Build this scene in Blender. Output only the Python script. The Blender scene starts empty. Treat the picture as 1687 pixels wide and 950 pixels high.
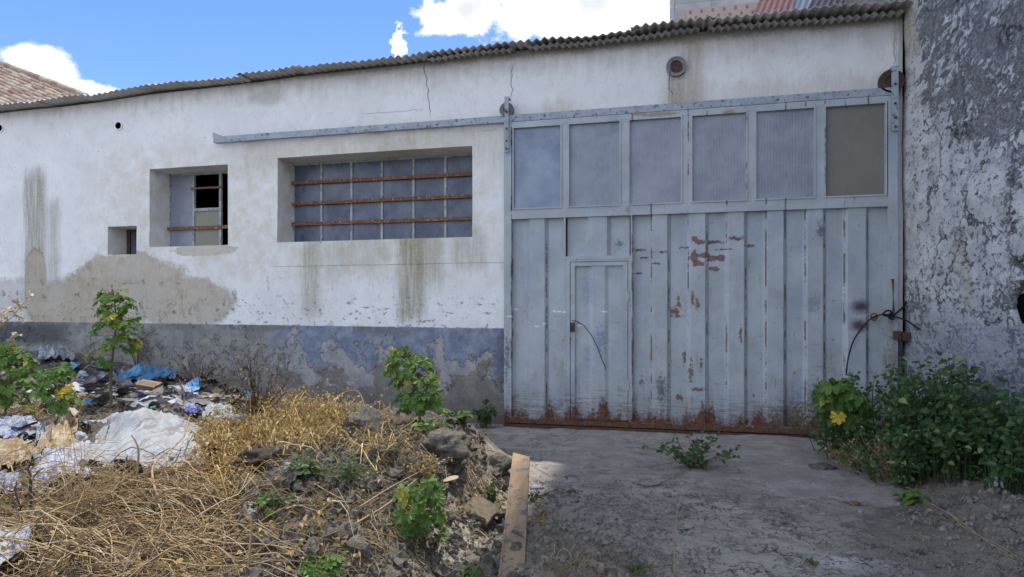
import bpy, math, random
import numpy as np
from mathutils import Vector, Matrix, Euler

R = math.radians
sc = bpy.context.scene
C = sc.collection
random.seed(11)
rng = np.random.default_rng(11)

# ---------------------------------------------------------------- camera, sky, sun, exposure
CAMY, CAMH, F, YAW = -8.2, 1.45, 1060.0, R(13.4)
cam_d = bpy.data.cameras.new('camera')
cam = bpy.data.objects.new('camera', cam_d)
C.objects.link(cam)
sc.camera = cam
cam.location = (0, CAMY, CAMH)
cam.rotation_euler = (R(90), 0, YAW)
cam_d.sensor_width = 36
cam_d.lens = 36 * F / 1687
cam_d.shift_y = 40 / 1687
cam_d.clip_start = 0.05
cam_d.clip_end = 3000

SUN_EL, SUN_AZ = R(70), R(6.1)          # azimuth from +Y towards +X (behind the warehouse, a little right)
SKY_STRENGTH, SUN_STRENGTH = 0.15, 2.0
sc.view_settings.view_transform = 'Standard'
sc.view_settings.look = 'None'
sc.view_settings.gamma = 1
sc.view_settings.exposure = 1.36
sc.view_settings.use_curve_mapping = False
sc.cycles.max_bounces = 4
sc.cycles.use_denoising = True
sc.cycles.transparent_max_bounces = 8
sc.cycles.sample_clamp_indirect = 6

sd = bpy.data.lights.new('sun', 'SUN')
sun = bpy.data.objects.new('sun', sd)
C.objects.link(sun)
sd.energy = SUN_STRENGTH
sd.angle = R(0.5)
sd.color = (1.0, 0.95, 0.86)
sv = Vector((math.cos(SUN_EL) * math.sin(SUN_AZ), math.cos(SUN_EL) * math.cos(SUN_AZ), math.sin(SUN_EL)))
sun.rotation_euler = sv.to_track_quat('Z', 'Y').to_euler()
sun.location = (0, 0, 30)


# ---------------------------------------------------------------- where a point of the photo lies in the place
def ray(px, py):
    u, v = px - 843.5, 515.0 - py
    s, c = math.sin(YAW), math.cos(YAW)
    return np.array([-s * F + c * u, c * F + s * u, v])


def W(px, py, Y=0.0):                  # on a plane parallel to the facade
    d = ray(px, py)
    t = (Y - CAMY) / d[1]
    return (d[0] * t, Y, CAMH + d[2] * t)


def WX(px, Y=0.0):
    return W(px, 400, Y)[0]


def WZ(px, py, Y=0.0):
    return W(px, py, Y)[2]


def RW(px, py, X):                     # on the right wall
    d = ray(px, py)
    t = X / d[0]
    return (CAMY + d[1] * t, CAMH + d[2] * t)


XR = WX(1487)                          # the corner with the right wall


# ---------------------------------------------------------------- node helper
class S:
    def __init__(s, m, sock):
        s.m, s.k = m, sock

    def __add__(s, o): return s.m.math('ADD', s, o)
    def __radd__(s, o): return s.m.math('ADD', s, o)
    def __sub__(s, o): return s.m.math('SUBTRACT', s, o)
    def __rsub__(s, o): return s.m.math('SUBTRACT', o, s)
    def __mul__(s, o): return s.m.math('MULTIPLY', s, o)
    def __rmul__(s, o): return s.m.math('MULTIPLY', s, o)
    def __truediv__(s, o): return s.m.math('DIVIDE', s, o)


class NT:
    def __init__(s, nt):
        s.nt = nt
        nt.nodes.clear()

    def put(s, sock, v):
        if isinstance(v, S):
            s.nt.links.new(v.k, sock)
        elif isinstance(v, (tuple, list)) and len(v) == 3 and sock.type == 'RGBA':
            sock.default_value = (*v, 1)
        else:
            sock.default_value = v

    def node(s, typ, **p):
        n = s.nt.nodes.new(typ)
        for k, v in p.items():
            setattr(n, k, v)
        return n

    def math(s, op, a, b=None, clamp=False):
        n = s.node('ShaderNodeMath', operation=op, use_clamp=clamp)
        s.put(n.inputs[0], a)
        if b is not None:
            s.put(n.inputs[1], b)
        return S(s, n.outputs[0])

    def mx(s, a, b): return s.math('MAXIMUM', a, b)
    def mn(s, a, b): return s.math('MINIMUM', a, b)

    def mr(s, v, a, b, c=0.0, d=1.0, smooth=True):
        n = s.node('ShaderNodeMapRange', interpolation_type='SMOOTHSTEP' if smooth else 'LINEAR')
        s.put(n.inputs[0], v)
        for i, q in enumerate((a, b, c, d)):
            s.put(n.inputs[i + 1], q)
        return S(s, n.outputs[0])

    def mix(s, f, a, b, mode='MIX'):
        n = s.node('ShaderNodeMix', data_type='RGBA', blend_type=mode)
        s.put(n.inputs[0], f)
        s.put(n.inputs[6], a)
        s.put(n.inputs[7], b)
        return S(s, n.outputs[2])

    def comb(s, x, y, z):
        n = s.node('ShaderNodeCombineXYZ')
        for i, q in enumerate((x, y, z)):
            s.put(n.inputs[i], q)
        return S(s, n.outputs[0])

    def sep(s, v):
        n = s.node('ShaderNodeSeparateXYZ')
        s.put(n.inputs[0], v)
        return [S(s, o) for o in n.outputs]

    def pos(s):
        return S(s, s.node('ShaderNodeNewGeometry').outputs['Position'])

    def island(s):
        return S(s, s.node('ShaderNodeNewGeometry').outputs['Random Per Island'])

    def objc(s):
        return S(s, s.node('ShaderNodeTexCoord').outputs['Object'])

    def orand(s):
        return S(s, s.node('ShaderNodeObjectInfo').outputs['Random'])

    def attr(s, name):
        return S(s, s.node('ShaderNodeAttribute', attribute_name=name).outputs['Fac'])

    def noise(s, scale, detail=4, rough=.55, vec=None, dist=0.0):
        n = s.node('ShaderNodeTexNoise')
        if vec is not None:
            s.put(n.inputs['Vector'], vec)
        n.inputs['Scale'].default_value = scale
        n.inputs['Detail'].default_value = detail
        n.inputs['Roughness'].default_value = rough
        n.inputs['Distortion'].default_value = dist
        return S(s, n.outputs[0])

    def vor(s, scale, vec=None, feature='F1', rand=1.0, out='Distance'):
        n = s.node('ShaderNodeTexVoronoi', feature=feature)
        if vec is not None:
            s.put(n.inputs['Vector'], vec)
        n.inputs['Scale'].default_value = scale
        n.inputs['Randomness'].default_value = rand
        return S(s, n.outputs[out])

    def scale(s, v, x, y, z):
        n = s.node('ShaderNodeVectorMath', operation='MULTIPLY')
        s.put(n.inputs[0], v)
        n.inputs[1].default_value = (x, y, z)
        return S(s, n.outputs[0])

    def bump(s, h, dist=.01, strength=1.0, normal=None):
        n = s.node('ShaderNodeBump')
        s.put(n.inputs['Height'], h)
        n.inputs['Distance'].default_value = dist
        n.inputs['Strength'].default_value = strength
        if normal is not None:
            s.put(n.inputs['Normal'], normal)
        return S(s, n.outputs[0])

    def bsdf(s, col, rough=.9, spec=.3, metal=0.0, normal=None, sheen=0.0):
        n = s.node('ShaderNodeBsdfPrincipled')
        s.put(n.inputs['Base Color'], col)
        s.put(n.inputs['Roughness'], rough)
        s.put(n.inputs['Specular IOR Level'], spec)
        s.put(n.inputs['Metallic'], metal)
        if normal is not None:
            s.put(n.inputs['Normal'], normal)
        return n

    def out(s, shader):
        o = s.node('ShaderNodeOutputMaterial')
        s.nt.links.new(shader.outputs[0], o.inputs['Surface'])


def mat(name):
    m = bpy.data.materials.new(name)
    m.use_nodes = True
    return m, NT(m.node_tree)


# ---------------------------------------------------------------- sky with clouds
wd = bpy.data.worlds.new('World')
sc.world = wd
wd.use_nodes = True
g = NT(wd.node_tree)
sky = g.node('ShaderNodeTexSky', sky_type='NISHITA', sun_disc=False, sun_elevation=SUN_EL,
             sun_rotation=SUN_AZ, altitude=2600, air_density=1.0, dust_density=0.3, ozone_density=2.2)
dirv = S(g, g.node('ShaderNodeTexCoord').outputs['Generated'])
dx, dy, dz = g.sep(dirv)
az = g.math('ARCTAN2', dx, dy)
el = g.math('ARCSINE', dz)


def azel(px, py):
    d = ray(px, py)
    d = d / np.linalg.norm(d)
    return math.atan2(d[0], d[1]), math.asin(d[2])


cn = g.noise(9.0, 9, .6, g.scale(dirv, 1, 1, 1.5))
cn2 = g.noise(26.0, 6, .6, dirv)
nz = (cn - .5) * 3.4 + (cn2 - .5) * 1.1


def cloud(px, py, rx, ry, k=1.0, rot=0.0):
    a, e = azel(px, py)
    u, v = (az - a), (el - e)
    cr, sr = math.cos(rot), math.sin(rot)
    uu = (u * cr + v * sr) / (rx / F)
    vv = (v * cr - u * sr) / (ry / F)
    r = g.math('SQRT', uu * uu + vv * vv)
    return 1.0 - r + nz * k


c1 = g.mx(cloud(960, 0, 235, 62, 1.0), cloud(770, 10, 80, 42, 1.2))
c1 = g.mx(c1, cloud(980, -120, 300, 130, .8))
c1 = g.mx(c1, cloud(1080, 40, 90, 40, .7))
cn3 = (g.noise(55, 5, .65, dirv) - .5) * 6
a_, e_ = azel(657, 66)
ww = g.math('SQRT', (az - a_) * (az - a_) / (14 / F) ** 2 + (el - e_) * (el - e_) / (26 / F) ** 2)
c1 = g.mx(c1, g.mn(.9 - ww + cn3 * .8, .25))
c1 = g.mx(c1, cloud(84, 128, 42, 30, .9, -.25))
c1 = g.mx(c1, cloud(150, 158, 50, 20, .9, -.2))
ge = g.mr(dy, .1, -.25)                                  # broken cloud behind the camera, broadened and brightened to fill the shaded facade
c2 = (g.noise(2.6, 8, .58, g.scale(dirv, 1, 1, 2.2)) - .44) * 3.0
c2 = g.mn(c2, ge * 2.0 - .6)
dens = g.mr(g.mx(c1, c2), -.06, .42)
core = g.mr(c1 + (cn2 - .5) * .5 - nz * .6, .35, 1.2)
ccol = g.mix(core * .9, (1.05, 1.06, 1.1), (.62, .64, .70))
ccol = g.mix(ge, ccol, (1.55, 1.65, 1.85))  # extra brightness on the unseen clouds lifts the facade
hsv = g.node('ShaderNodeHueSaturation')
g.nt.links.new(sky.outputs[0], hsv.inputs['Color'])
hsv.inputs['Saturation'].default_value = 1.14
hsv.inputs['Value'].default_value = .66
vm = g.node('ShaderNodeVectorMath', operation='SCALE')
g.put(vm.inputs[0], ccol)
vm.inputs['Scale'].default_value = 3.4
mixc = g.mix(dens, g.mix(1.0, S(g, hsv.outputs[0]), (1.0, .93, 1.0), 'MULTIPLY'), S(g, vm.outputs[0]))
bg = g.node('ShaderNodeBackground')
g.put(bg.inputs[0], mixc)
bg.inputs[1].default_value = SKY_STRENGTH
wo = g.node('ShaderNodeOutputWorld')
g.nt.links.new(bg.outputs[0], wo.inputs[0])


# ---------------------------------------------------------------- mesh helpers
class MB:
    def __init__(s):
        s.V, s.P, s.n = [], [], 0          # blocks of vertices, blocks of polygons (k-gon arrays)

    def add(s, v, f):
        v = np.asarray(v, float).reshape(-1, 3)
        s.V.append(v)
        f = f if isinstance(f, list) else [f]
        by = {}
        for q in f:
            q = np.asarray(q, int)
            if q.ndim == 1:
                q = q[None]
            by.setdefault(q.shape[1], []).append(q)
        for k, qs in by.items():
            s.P.append(np.concatenate(qs) + s.n)
        s.n += len(v)
        return s

    def box(s, a, b):
        (x0, y0, z0), (x1, y1, z1) = a, b
        v = [(x, y, z) for x in (x0, x1) for y in (y0, y1) for z in (z0, z1)]
        return s.add(v, np.array([(0, 1, 3, 2), (4, 6, 7, 5), (0, 4, 5, 1), (2, 3, 7, 6), (0, 2, 6, 4), (1, 5, 7, 3)]))

    def obox(s, m, size):
        sx, sy, sz = [q / 2 for q in size]
        v = np.array([(x, y, z, 1) for x in (-sx, sx) for y in (-sy, sy) for z in (-sz, sz)])
        v = (np.array(m) @ v.T).T[:, :3]
        return s.add(v, np.array([(0, 1, 3, 2), (4, 6, 7, 5), (0, 4, 5, 1), (2, 3, 7, 6), (0, 2, 6, 4), (1, 5, 7, 3)]))

    def grid(s, pts):                       # pts (a, b, 3)
        pts = np.asarray(pts, float)
        a, b = pts.shape[:2]
        i = np.arange(a * b).reshape(a, b)
        f = np.stack([i[:-1, :-1], i[1:, :-1], i[1:, 1:], i[:-1, 1:]], -1).reshape(-1, 4)
        return s.add(pts.reshape(-1, 3), f)

    def tube(s, pts, r, n=6, caps=True):
        pts = np.asarray(pts, float)
        k = len(pts)
        r = np.broadcast_to(np.asarray(r, float), (k,))
        t = np.gradient(pts, axis=0)
        t /= np.linalg.norm(t, axis=1)[:, None] + 1e-9
        up = np.array([0, 0, 1.0]) if abs(t[0][2]) < .9 else np.array([1.0, 0, 0])
        u = np.cross(t, up)
        u /= np.linalg.norm(u, axis=1)[:, None] + 1e-9
        w = np.cross(t, u)
        a = np.arange(n) * 2 * math.pi / n
        ring = pts[:, None] + r[:, None, None] * (u[:, None] * np.cos(a)[None, :, None] + w[:, None] * np.sin(a)[None, :, None])
        i = np.arange(k * n).reshape(k, n)
        j = np.roll(i, -1, axis=1)
        f = np.stack([i[:-1], j[:-1], j[1:], i[1:]], -1).reshape(-1, 4)
        s.add(ring.reshape(-1, 3), f)
        if caps and n > 3:
            s.P.append(np.array([i[0][::-1], i[-1]]) + s.n - k * n)
        return s

    def disc(s, c, axis, r0, r1, th, n=28):  # a ring or disc with thickness along axis
        c, ax = np.array(c, float), np.array(axis, float)
        ax /= np.linalg.norm(ax)
        u = np.cross(ax, (0, 0, 1.0)) if abs(ax[2]) < .9 else np.array([1.0, 0, 0])
        u /= np.linalg.norm(u)
        w = np.cross(ax, u)
        a = np.arange(n) * 2 * math.pi / n
        d = u * np.cos(a)[:, None] + w * np.sin(a)[:, None]
        rings = [c + d * q + ax * h for q, h in ((max(r0, 1e-4), -th / 2), (r1, -th / 2), (r1, th / 2), (max(r0, 1e-4), th / 2), (max(r0, 1e-4), -th / 2))]
        v = np.concatenate(rings)
        i = np.arange(5 * n).reshape(5, n)
        j = np.roll(i, -1, axis=1)
        s.add(v, np.stack([i[:-1], j[:-1], j[1:], i[1:]], -1).reshape(-1, 4))
        return s

    def inst(s, v, f, mats):                # copy a small mesh with many 4x4 matrices
        v = np.asarray(v, float)
        f = np.asarray(f, int)
        m = np.asarray(mats, float)
        vh = np.concatenate([v, np.ones((len(v), 1))], 1)
        out = np.einsum('kij,nj->kni', m, vh)[:, :, :3]
        ff = (f[None] + (np.arange(len(m)) * len(v))[:, None, None]).reshape(-1, f.shape[1])
        s.V.append(out.reshape(-1, 3))
        s.P.append(ff + s.n)
        s.n += out.shape[0] * out.shape[1]
        return s

    def build(s, name, material, parent=None, smooth=False, loc=None):
        v = np.concatenate(s.V) if s.V else np.zeros((0, 3))
        off = np.array(loc if loc is not None else (WLOC.get(parent.name, (0, 0, 0)) if parent else (0, 0, 0)), float)
        v = v - off
        me = bpy.data.meshes.new(name)
        me.vertices.add(len(v))
        me.vertices.foreach_set('co', v.ravel())
        tot = sum(p.size for p in s.P)
        me.loops.add(tot)
        me.loops.foreach_set('vertex_index', np.concatenate([p.ravel() for p in s.P]).astype(np.int32))
        cnt = np.concatenate([np.full(len(p), p.shape[1]) for p in s.P]).astype(np.int32)
        me.polygons.add(len(cnt))
        st = np.concatenate([[0], np.cumsum(cnt)[:-1]]).astype(np.int32)
        me.polygons.foreach_set('loop_start', st)
        me.polygons.foreach_set('loop_total', cnt)
        me.update(calc_edges=True)
        me.validate()
        if smooth:
            me.shade_smooth()
        else:
            me.shade_flat()
        me.materials.append(material)
        o = bpy.data.objects.new(name, me)
        C.objects.link(o)
        if parent:
            o.parent = parent
            WLOC[o.name] = off
        else:
            o.location = off
            WLOC[o.name] = off
        return o


WLOC = {}


def tag(o, label=None, cat=None, group=None, kind=None):
    for k, v in (('label', label), ('category', cat), ('group', group), ('kind', kind)):
        if v:
            o[k] = v
    return o


def thing(name, loc, label, cat, group=None):
    o = bpy.data.objects.new(name, None)
    C.objects.link(o)
    o.location = loc
    o.empty_display_size = .2
    WLOC[o.name] = np.array(loc, float)
    return tag(o, label, cat, group)


# numpy value noise
def _h(i, j, s):
    x = np.sin(i * 127.1 + j * 311.7 + s * 74.7) * 43758.5453
    return x - np.floor(x)


def vnoise(x, y, s=0):
    x, y = np.asarray(x, float), np.asarray(y, float)
    i, j = np.floor(x), np.floor(y)
    u, v = x - i, y - j
    u, v = u * u * (3 - 2 * u), v * v * (3 - 2 * v)
    return (_h(i, j, s) * (1 - u) + _h(i + 1, j, s) * u) * (1 - v) + (_h(i, j + 1, s) * (1 - u) + _h(i + 1, j + 1, s) * u) * v


def fbm(x, y, o=4, s=0, g=.5):
    a, t, n = 1.0, 0.0, 0.0
    for k in range(o):
        t = t + a * vnoise(x * 2 ** k, y * 2 ** k, s + k * 17)
        n += a
        a *= g
    return t / n


def sm(a, b, x):
    t = np.clip((np.asarray(x, float) - a) / (b - a), 0, 1)
    return t * t * (3 - 2 * t)


# ---------------------------------------------------------------- the lie of the land
def zones(x, y):
    heap = sm(-1.08, -1.75, x + .25 * (fbm(y * 1.3, x * 0 + 3, 2, 5) - .5) + .12 * (y + 4)) * sm(-1.35, -2.5, y + .25 * (x + 2.0) * (x < -2))
    pile = sm(-3.9, -9.2, x)
    return heap, pile


def hz(x, y):
    x, y = np.asarray(x, float), np.asarray(y, float)
    heap, pile = zones(x, y)
    heap = np.where(y > -.02, 0, heap)
    b = .48 * heap * (1 - .25 * sm(-4.0, -6.5, y))
    b = b * (.82 + .36 * fbm(x * .9, y * .9, 2, 2))
    a = .80 * pile
    h = np.maximum(a, b) + .12 * np.minimum(a, b)
    toe = .11 * np.exp(-((x + .55) / .5) ** 2 - ((y + 4.5) / .75) ** 2)
    bank = .16 * sm(1.75, 2.5, x + .3 * (fbm(y, x * 0, 2, 9) - .5)) * sm(-.6, -1.6, y)
    h = h + toe + bank
    rough = np.clip(heap + pile * .8 + toe * 7 + bank * 3.5, 0, 1)
    far = sm(-8.5, -12, y)
    cl = 1 - np.abs(2 * fbm(x * 3.1 + 5, y * 3.1, 3, 21) - 1)
    n1 = (fbm(x * 2.2, y * 2.2, 3, 7) - .5) * .16
    n2 = (cl - .75) * .14
    n3 = (fbm(x * 13, y * 13, 3, 31, .7) - .5) * .12
    h = h + rough * (n1 + n2 + n3) * (1 - far)
    h = h + (fbm(x * 2.5, y * 2.5, 3, 44) - .5) * .022 + (fbm(x * 7, y * 9, 4, 46, .65) - .5) * .020 + (fbm(x * 22, y * 22, 2, 45) - .5) * .008
    h = h - .012 - .006 * sm(-2.9, -1.5, y)
    return h


_hx, _hy = np.arange(-13, 3.6, .02), np.arange(-8.2, .3, .02)
_HG = hz(*np.meshgrid(_hx, _hy, indexing='ij'))


def hg(x, y):
    """the same height, read off a table"""
    u = np.clip((np.asarray(x, float) + 13) / .02, 0, len(_hx) - 1.001)
    v = np.clip((np.asarray(y, float) + 8.2) / .02, 0, len(_hy) - 1.001)
    i, j = u.astype(int), v.astype(int)
    a, b = u - i, v - j
    return (_HG[i, j] * (1 - a) + _HG[i + 1, j] * a) * (1 - b) + (_HG[i, j + 1] * (1 - a) + _HG[i + 1, j + 1] * a) * b


def at(px, py):
    """the ground under a pixel of the photo (arrays allowed)"""
    px, py = np.atleast_1d(np.asarray(px, float)), np.atleast_1d(np.asarray(py, float))
    s, c = math.sin(YAW), math.cos(YAW)
    u, v = px - 843.5, 515.0 - py
    D = np.stack([-s * F + c * u, c * F + s * u, v], -1) / F
    ts = np.arange(1.2, 12, .012)
    t = np.zeros(len(px))
    for a in range(0, len(px), 1500):
        d = D[a:a + 1500]
        X = d[:, 0:1] * ts
        Y = CAMY + d[:, 1:2] * ts
        low = CAMH + d[:, 2:3] * ts <= hg(X, Y)
        low[:, -1] = True
        t[a:a + 1500] = ts[low.argmax(1)]
    P = D * t[:, None]
    return np.stack([P[:, 0], CAMY + P[:, 1], hg(P[:, 0], CAMY + P[:, 1])], -1), t


def g1(px, py):
    p, t = at(px, py)
    return p[0], F / t[0]                  # point, pixels per metre there
# ================================================================ materials of the large surfaces
def region(g, X, Z, x0, z0, x1, z1, sx, sz):
    """soft box mask with its own edge widths"""
    a = g.mr(X, x0 - sx, x0 + sx) * g.mr(X, x1 + sx, x1 - sx)
    b = g.mr(Z, z0 - sz, z0 + sz) * g.mr(Z, z1 + sz, z1 - sz)
    return a * b


def ell(g, X, Z, cx, cz, rx, rz, nz, k=.5, soft=.12):
    u, v = (X - cx) / rx, (Z - cz) / rz
    return g.mr(1.0 - g.math('SQRT', u * u + v * v) + nz * k, 0.0, soft)


def facade_material():
    m, g = mat('limewashed_plaster')
    p = g.pos()
    X, Y, Z = g.sep(p)
    big = g.noise(1.1, 5, .6, p)
    mid = g.noise(5.0, 6, .65, p)
    fine = g.noise(28, 5, .65, p)
    edge = (g.noise(3.2, 8, .68, p) - .5)
    edge2 = (g.noise(13, 6, .7, g.scale(p, 1, 1, 1)) - .5)
    Xd, Zd = X + edge * .25 + edge2 * .08, Z + edge * .25 + edge2 * .1
    strk = g.noise(9, 5, .6, g.scale(p, 1, 1, .07))          # vertical runs
    strk2 = g.noise(26, 4, .6, g.scale(p, 1, 1, .05))
    # limewash
    col = g.mix(g.mr(big, .35, .68), (.80, .795, .79), (.72, .715, .71))
    col = g.mix(g.mr(mid, .46, .70) * .22, col, (.56, .53, .47))
    # warmer wash band round and above the windows
    warm = region(g, Xd, Zd, -8.6, 1.9, -2.2, 3.9, .9, .35) * g.mr(mid, .3, .65)
    col = g.mix(warm * .62, col, (.60, .55, .43))
    slop = g.noise(11, 5, .6, g.scale(p, 1, 1, .45), 1.5)
    col = g.mix(g.mr(slop, .52, .66) * .2, col, (.50, .47, .40))
    # grime under the roof sheets
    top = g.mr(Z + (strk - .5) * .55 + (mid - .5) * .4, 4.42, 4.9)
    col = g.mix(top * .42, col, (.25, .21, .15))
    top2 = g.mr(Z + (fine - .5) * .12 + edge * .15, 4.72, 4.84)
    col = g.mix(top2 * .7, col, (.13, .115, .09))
    x, _, z = W(440, 160)
    col = g.mix(ell(g, X, Z, x, z, .38, .17, edge, .9, .6) * .40, col, (.30, .27, .21))
    # olive-brown water runs: (pixel x0, y0, x1, y1, strength)
    for x0, y0, x1, y1, k, c in (
            (40, 285, 76, 500, .78, (.22, .20, .13)), (80, 330, 98, 470, .55, (.26, .24, .17)),
            (498, 388, 528, 520, .62, (.27, .25, .15)), (536, 385, 560, 470, .35, (.30, .28, .19)),
            (556, 385, 640, 450, .45, (.34, .32, .23)), (656, 380, 700, 530, .85, (.25, .22, .12)),
            (690, 380, 730, 470, .6, (.31, .28, .18)), (745, 380, 800, 440, .5, (.32, .30, .22)),
            (1102, 105, 1128, 185, .8, (.30, .25, .17)), (1126, 50, 1158, 205, .62, (.34, .29, .19)),
            (1085, 140, 1180, 200, .35, (.36, .31, .20)), (890, 170, 945, 215, .45, (.42, .36, .20)),
            (400, 225, 830, 262, .30, (.42, .36, .24)), (1190, 140, 1470, 165, .35, (.42, .36, .26)),
            (1476, 20, 1492, 160, .6, (.20, .19, .15)), (620, 235, 690, 260, .4, (.38, .33, .2))):
        xa, _, zt = W(x0, y0)
        xb, _, zb = W(x1, y1)
        w = (xb - xa)
        run = region(g, X + (strk2 - .5) * .16 + edge2 * .10, Z + (strk - .5) * .5 + edge2 * .2, xa, zb, xb, zt, min(.09, w * .35), min(.16, (zt - zb) * .3))
        col = g.mix(run * g.mr(strk2, .25, .62, .45, 1.0) * g.mr(fine, .25, .6, .65, 1.0) * k, col, c)
    # bare damp render where the wash has come off
    dn = edge * 1.1 + edge2 * .5
    dmp = g.mx(ell(g, X, Z, *[W(205, 475)[i] for i in (0, 2)], 1.2, .58, dn, .55, .16),
               ell(g, X, Z, *[W(300, 500)[i] for i in (0, 2)], .95, .42, dn, .5, .16))
    dmp = g.mx(dmp, ell(g, X, Z, *[W(120, 510)[i] for i in (0, 2)], 1.0, .5, dn, .5, .2))
    dmp = g.mx(dmp, ell(g, X, Z, *[W(335, 412)[i] for i in (0, 2)], .62, .09, dn, .9, .1) * .7)
    dmp = g.mx(dmp, ell(g, X, Z, *[W(58, 460)[i] for i in (0, 2)], .22, .5, dn, .6, .08))
    rc = g.mix(g.mr(mid, .35, .7), (.35, .29, .20), (.46, .40, .30))
    rc = g.mix(g.mr(fine, .45, .75) * .4, rc, (.27, .235, .185))
    rc = g.mix(g.mr(big, .42, .6) * .4, rc, (.47, .44, .39))
    grey = g.mr(Zd, 2.05, 1.95) * g.mr(X, -6.9, -8.2)
    col = g.mix(grey * .55, col, g.mix(g.mr(mid, .4, .65), (.42, .40, .36), (.32, .30, .27)))
    chips = g.mr(g.noise(6, 7, .7, p), .605, .625) * g.mr(Z, 2.6, 1.5) * g.mr(X, -2.6, -9.5, .2, 1)
    col = g.mix(dmp * g.mr(slop, .3, .6, .95, .75), col, rc)
    col = g.mix(chips * .75, col, (.20, .18, .17))
    flk = g.mr(g.noise(9, 6, .7, g.scale(p, 1, 1, 1.8)), .60, .63) * region(g, X, Z, -10.5, 1.2, -2.1, 1.65, .3, .12)
    col = g.mix(flk * .8, col, (.23, .21, .23))
    # dado: blue-grey wash flaking off grey render
    dadoz = 1.245 + (X + 2.0) * -.008
    dl = g.mr(Z + edge2 * .05, dadoz + .010, dadoz - .010)
    lay = g.noise(2.6, 9, .70, p) + (Z - .80) * .26
    blue = g.mix(g.mr(mid, .38, .66), (.16, .19, .265), (.28, .31, .37))
    blue = g.mix(g.mr(fine, .5, .8) * .4, blue, (.36, .38, .42))
    pal = g.mix(g.mr(mid * .6 + fine * .4, .38, .62), (.24, .24, .25), (.38, .37, .36))
    bare = g.mix(g.mr(mid, .35, .65), (.185, .17, .155), (.27, .25, .225))
    bare = g.mix(g.mr(fine, .4, .7) * .5, bare, (.12, .11, .10))
    lft = g.mr(X + edge * 1.2, -4.9, -5.9)
    dd = g.mix(g.mr(lay, .505, .525), pal, blue)
    dd = g.mix(g.mr(g.noise(2.3, 8, .62, g.scale(p, 1, 1, 1.4)) + (.62 - Z) * .45, .50, .515), dd, bare)
    dd = g.mix(lft * .82, dd, g.mix(g.mr(mid, .35, .65), (.20, .185, .16), (.29, .27, .24)))
    dd = g.mix(g.mr(X + edge * .5, -8.9, -9.4) * region(g, X, Zd, -12, .95, -8.0, 1.3, .2, .08) * .8, dd, (.06, .062, .075))
    x, _, z = W(835, 590)
    dd = g.mix(ell(g, X, Z, x, z, .22, .5, edge2, 1.2, .5) * .6, dd, (.08, .085, .11))
    grn = g.mr(Zd, dadoz - .15, dadoz - .03) * g.mr(g.noise(1.5, 5, .6, p), .5, .54)
    dd = g.mix(grn * .7, dd, (.155, .165, .135))
    low = g.mr(Z + edge * .5, .55, .0)
    dd = g.mix(low * .5, dd, (.105, .095, .085))
    col = g.mix(dl, col, dd)
    # cracks, drawn as wandering thin lines
    def crack(px, y0, y1, lean, wdt=.006):
        xa, _, za = W(px, y0)
        _, _, zb = W(px, y1)
        wob = (g.noise(7, 6, .7, g.comb(0.3, px * .1, Z)) - .5) * .22
        d = g.math('ABSOLUTE', X - xa - wob + (Z - zb) * lean * -1.0)
        return g.mr(d, wdt, wdt * .3) * g.mr(Z, zb - .02, zb + .12) * g.mr(Z, za + .02, za - .1)
    ck = g.mx(crack(709, 100, 190, -.12, .006), crack(843, 105, 165, .02, .006))
    ck = g.mx(ck, crack(1472, 60, 110, .05, .005) * .5)
    hl = g.math('ABSOLUTE', Z - 2.11 + (g.noise(2, 3, .5, p) - .5) * .02)
    ck = g.mx(ck, g.mr(hl, .005, .001) * g.mr(X, -5.6, -5.3) * .35)
    for q0, q1, yy in ((790, 824, 215), (600, 700, 188)):
        xa, _, zz = W(q0, yy)
        xb = WX(q1)
        hh = g.math('ABSOLUTE', Z - zz + (g.noise(5, 5, .7, g.comb(X, yy * .3, 0)) - .5) * .12)
        ck = g.mx(ck, g.mr(hh, .005, .002) * g.mr(X, xa, xa + .05) * g.mr(X, xb, xb - .05) * .4)
    col = g.mix(ck * .6, col, (.09, .075, .065))
    # pock marks
    pk = g.vor(3.4, p)
    col = g.mix(g.mr(pk, .055, .03) * g.mr(fine, .5, .55) * .8, col, (.17, .13, .11))
    hgt = g.noise(55, 4, .6, p) * .25 + slop * .35 + mid * 1.2 + dmp * -.9 + ck * -2.5 + chips * -1.0
    lb = g.mr(lay, .505, .525) * dl
    hgt2 = hgt + lb * 2.2 + flk * -1.2
    n = g.bump(hgt2, .012, .8)
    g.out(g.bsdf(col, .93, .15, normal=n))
    return m


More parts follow.
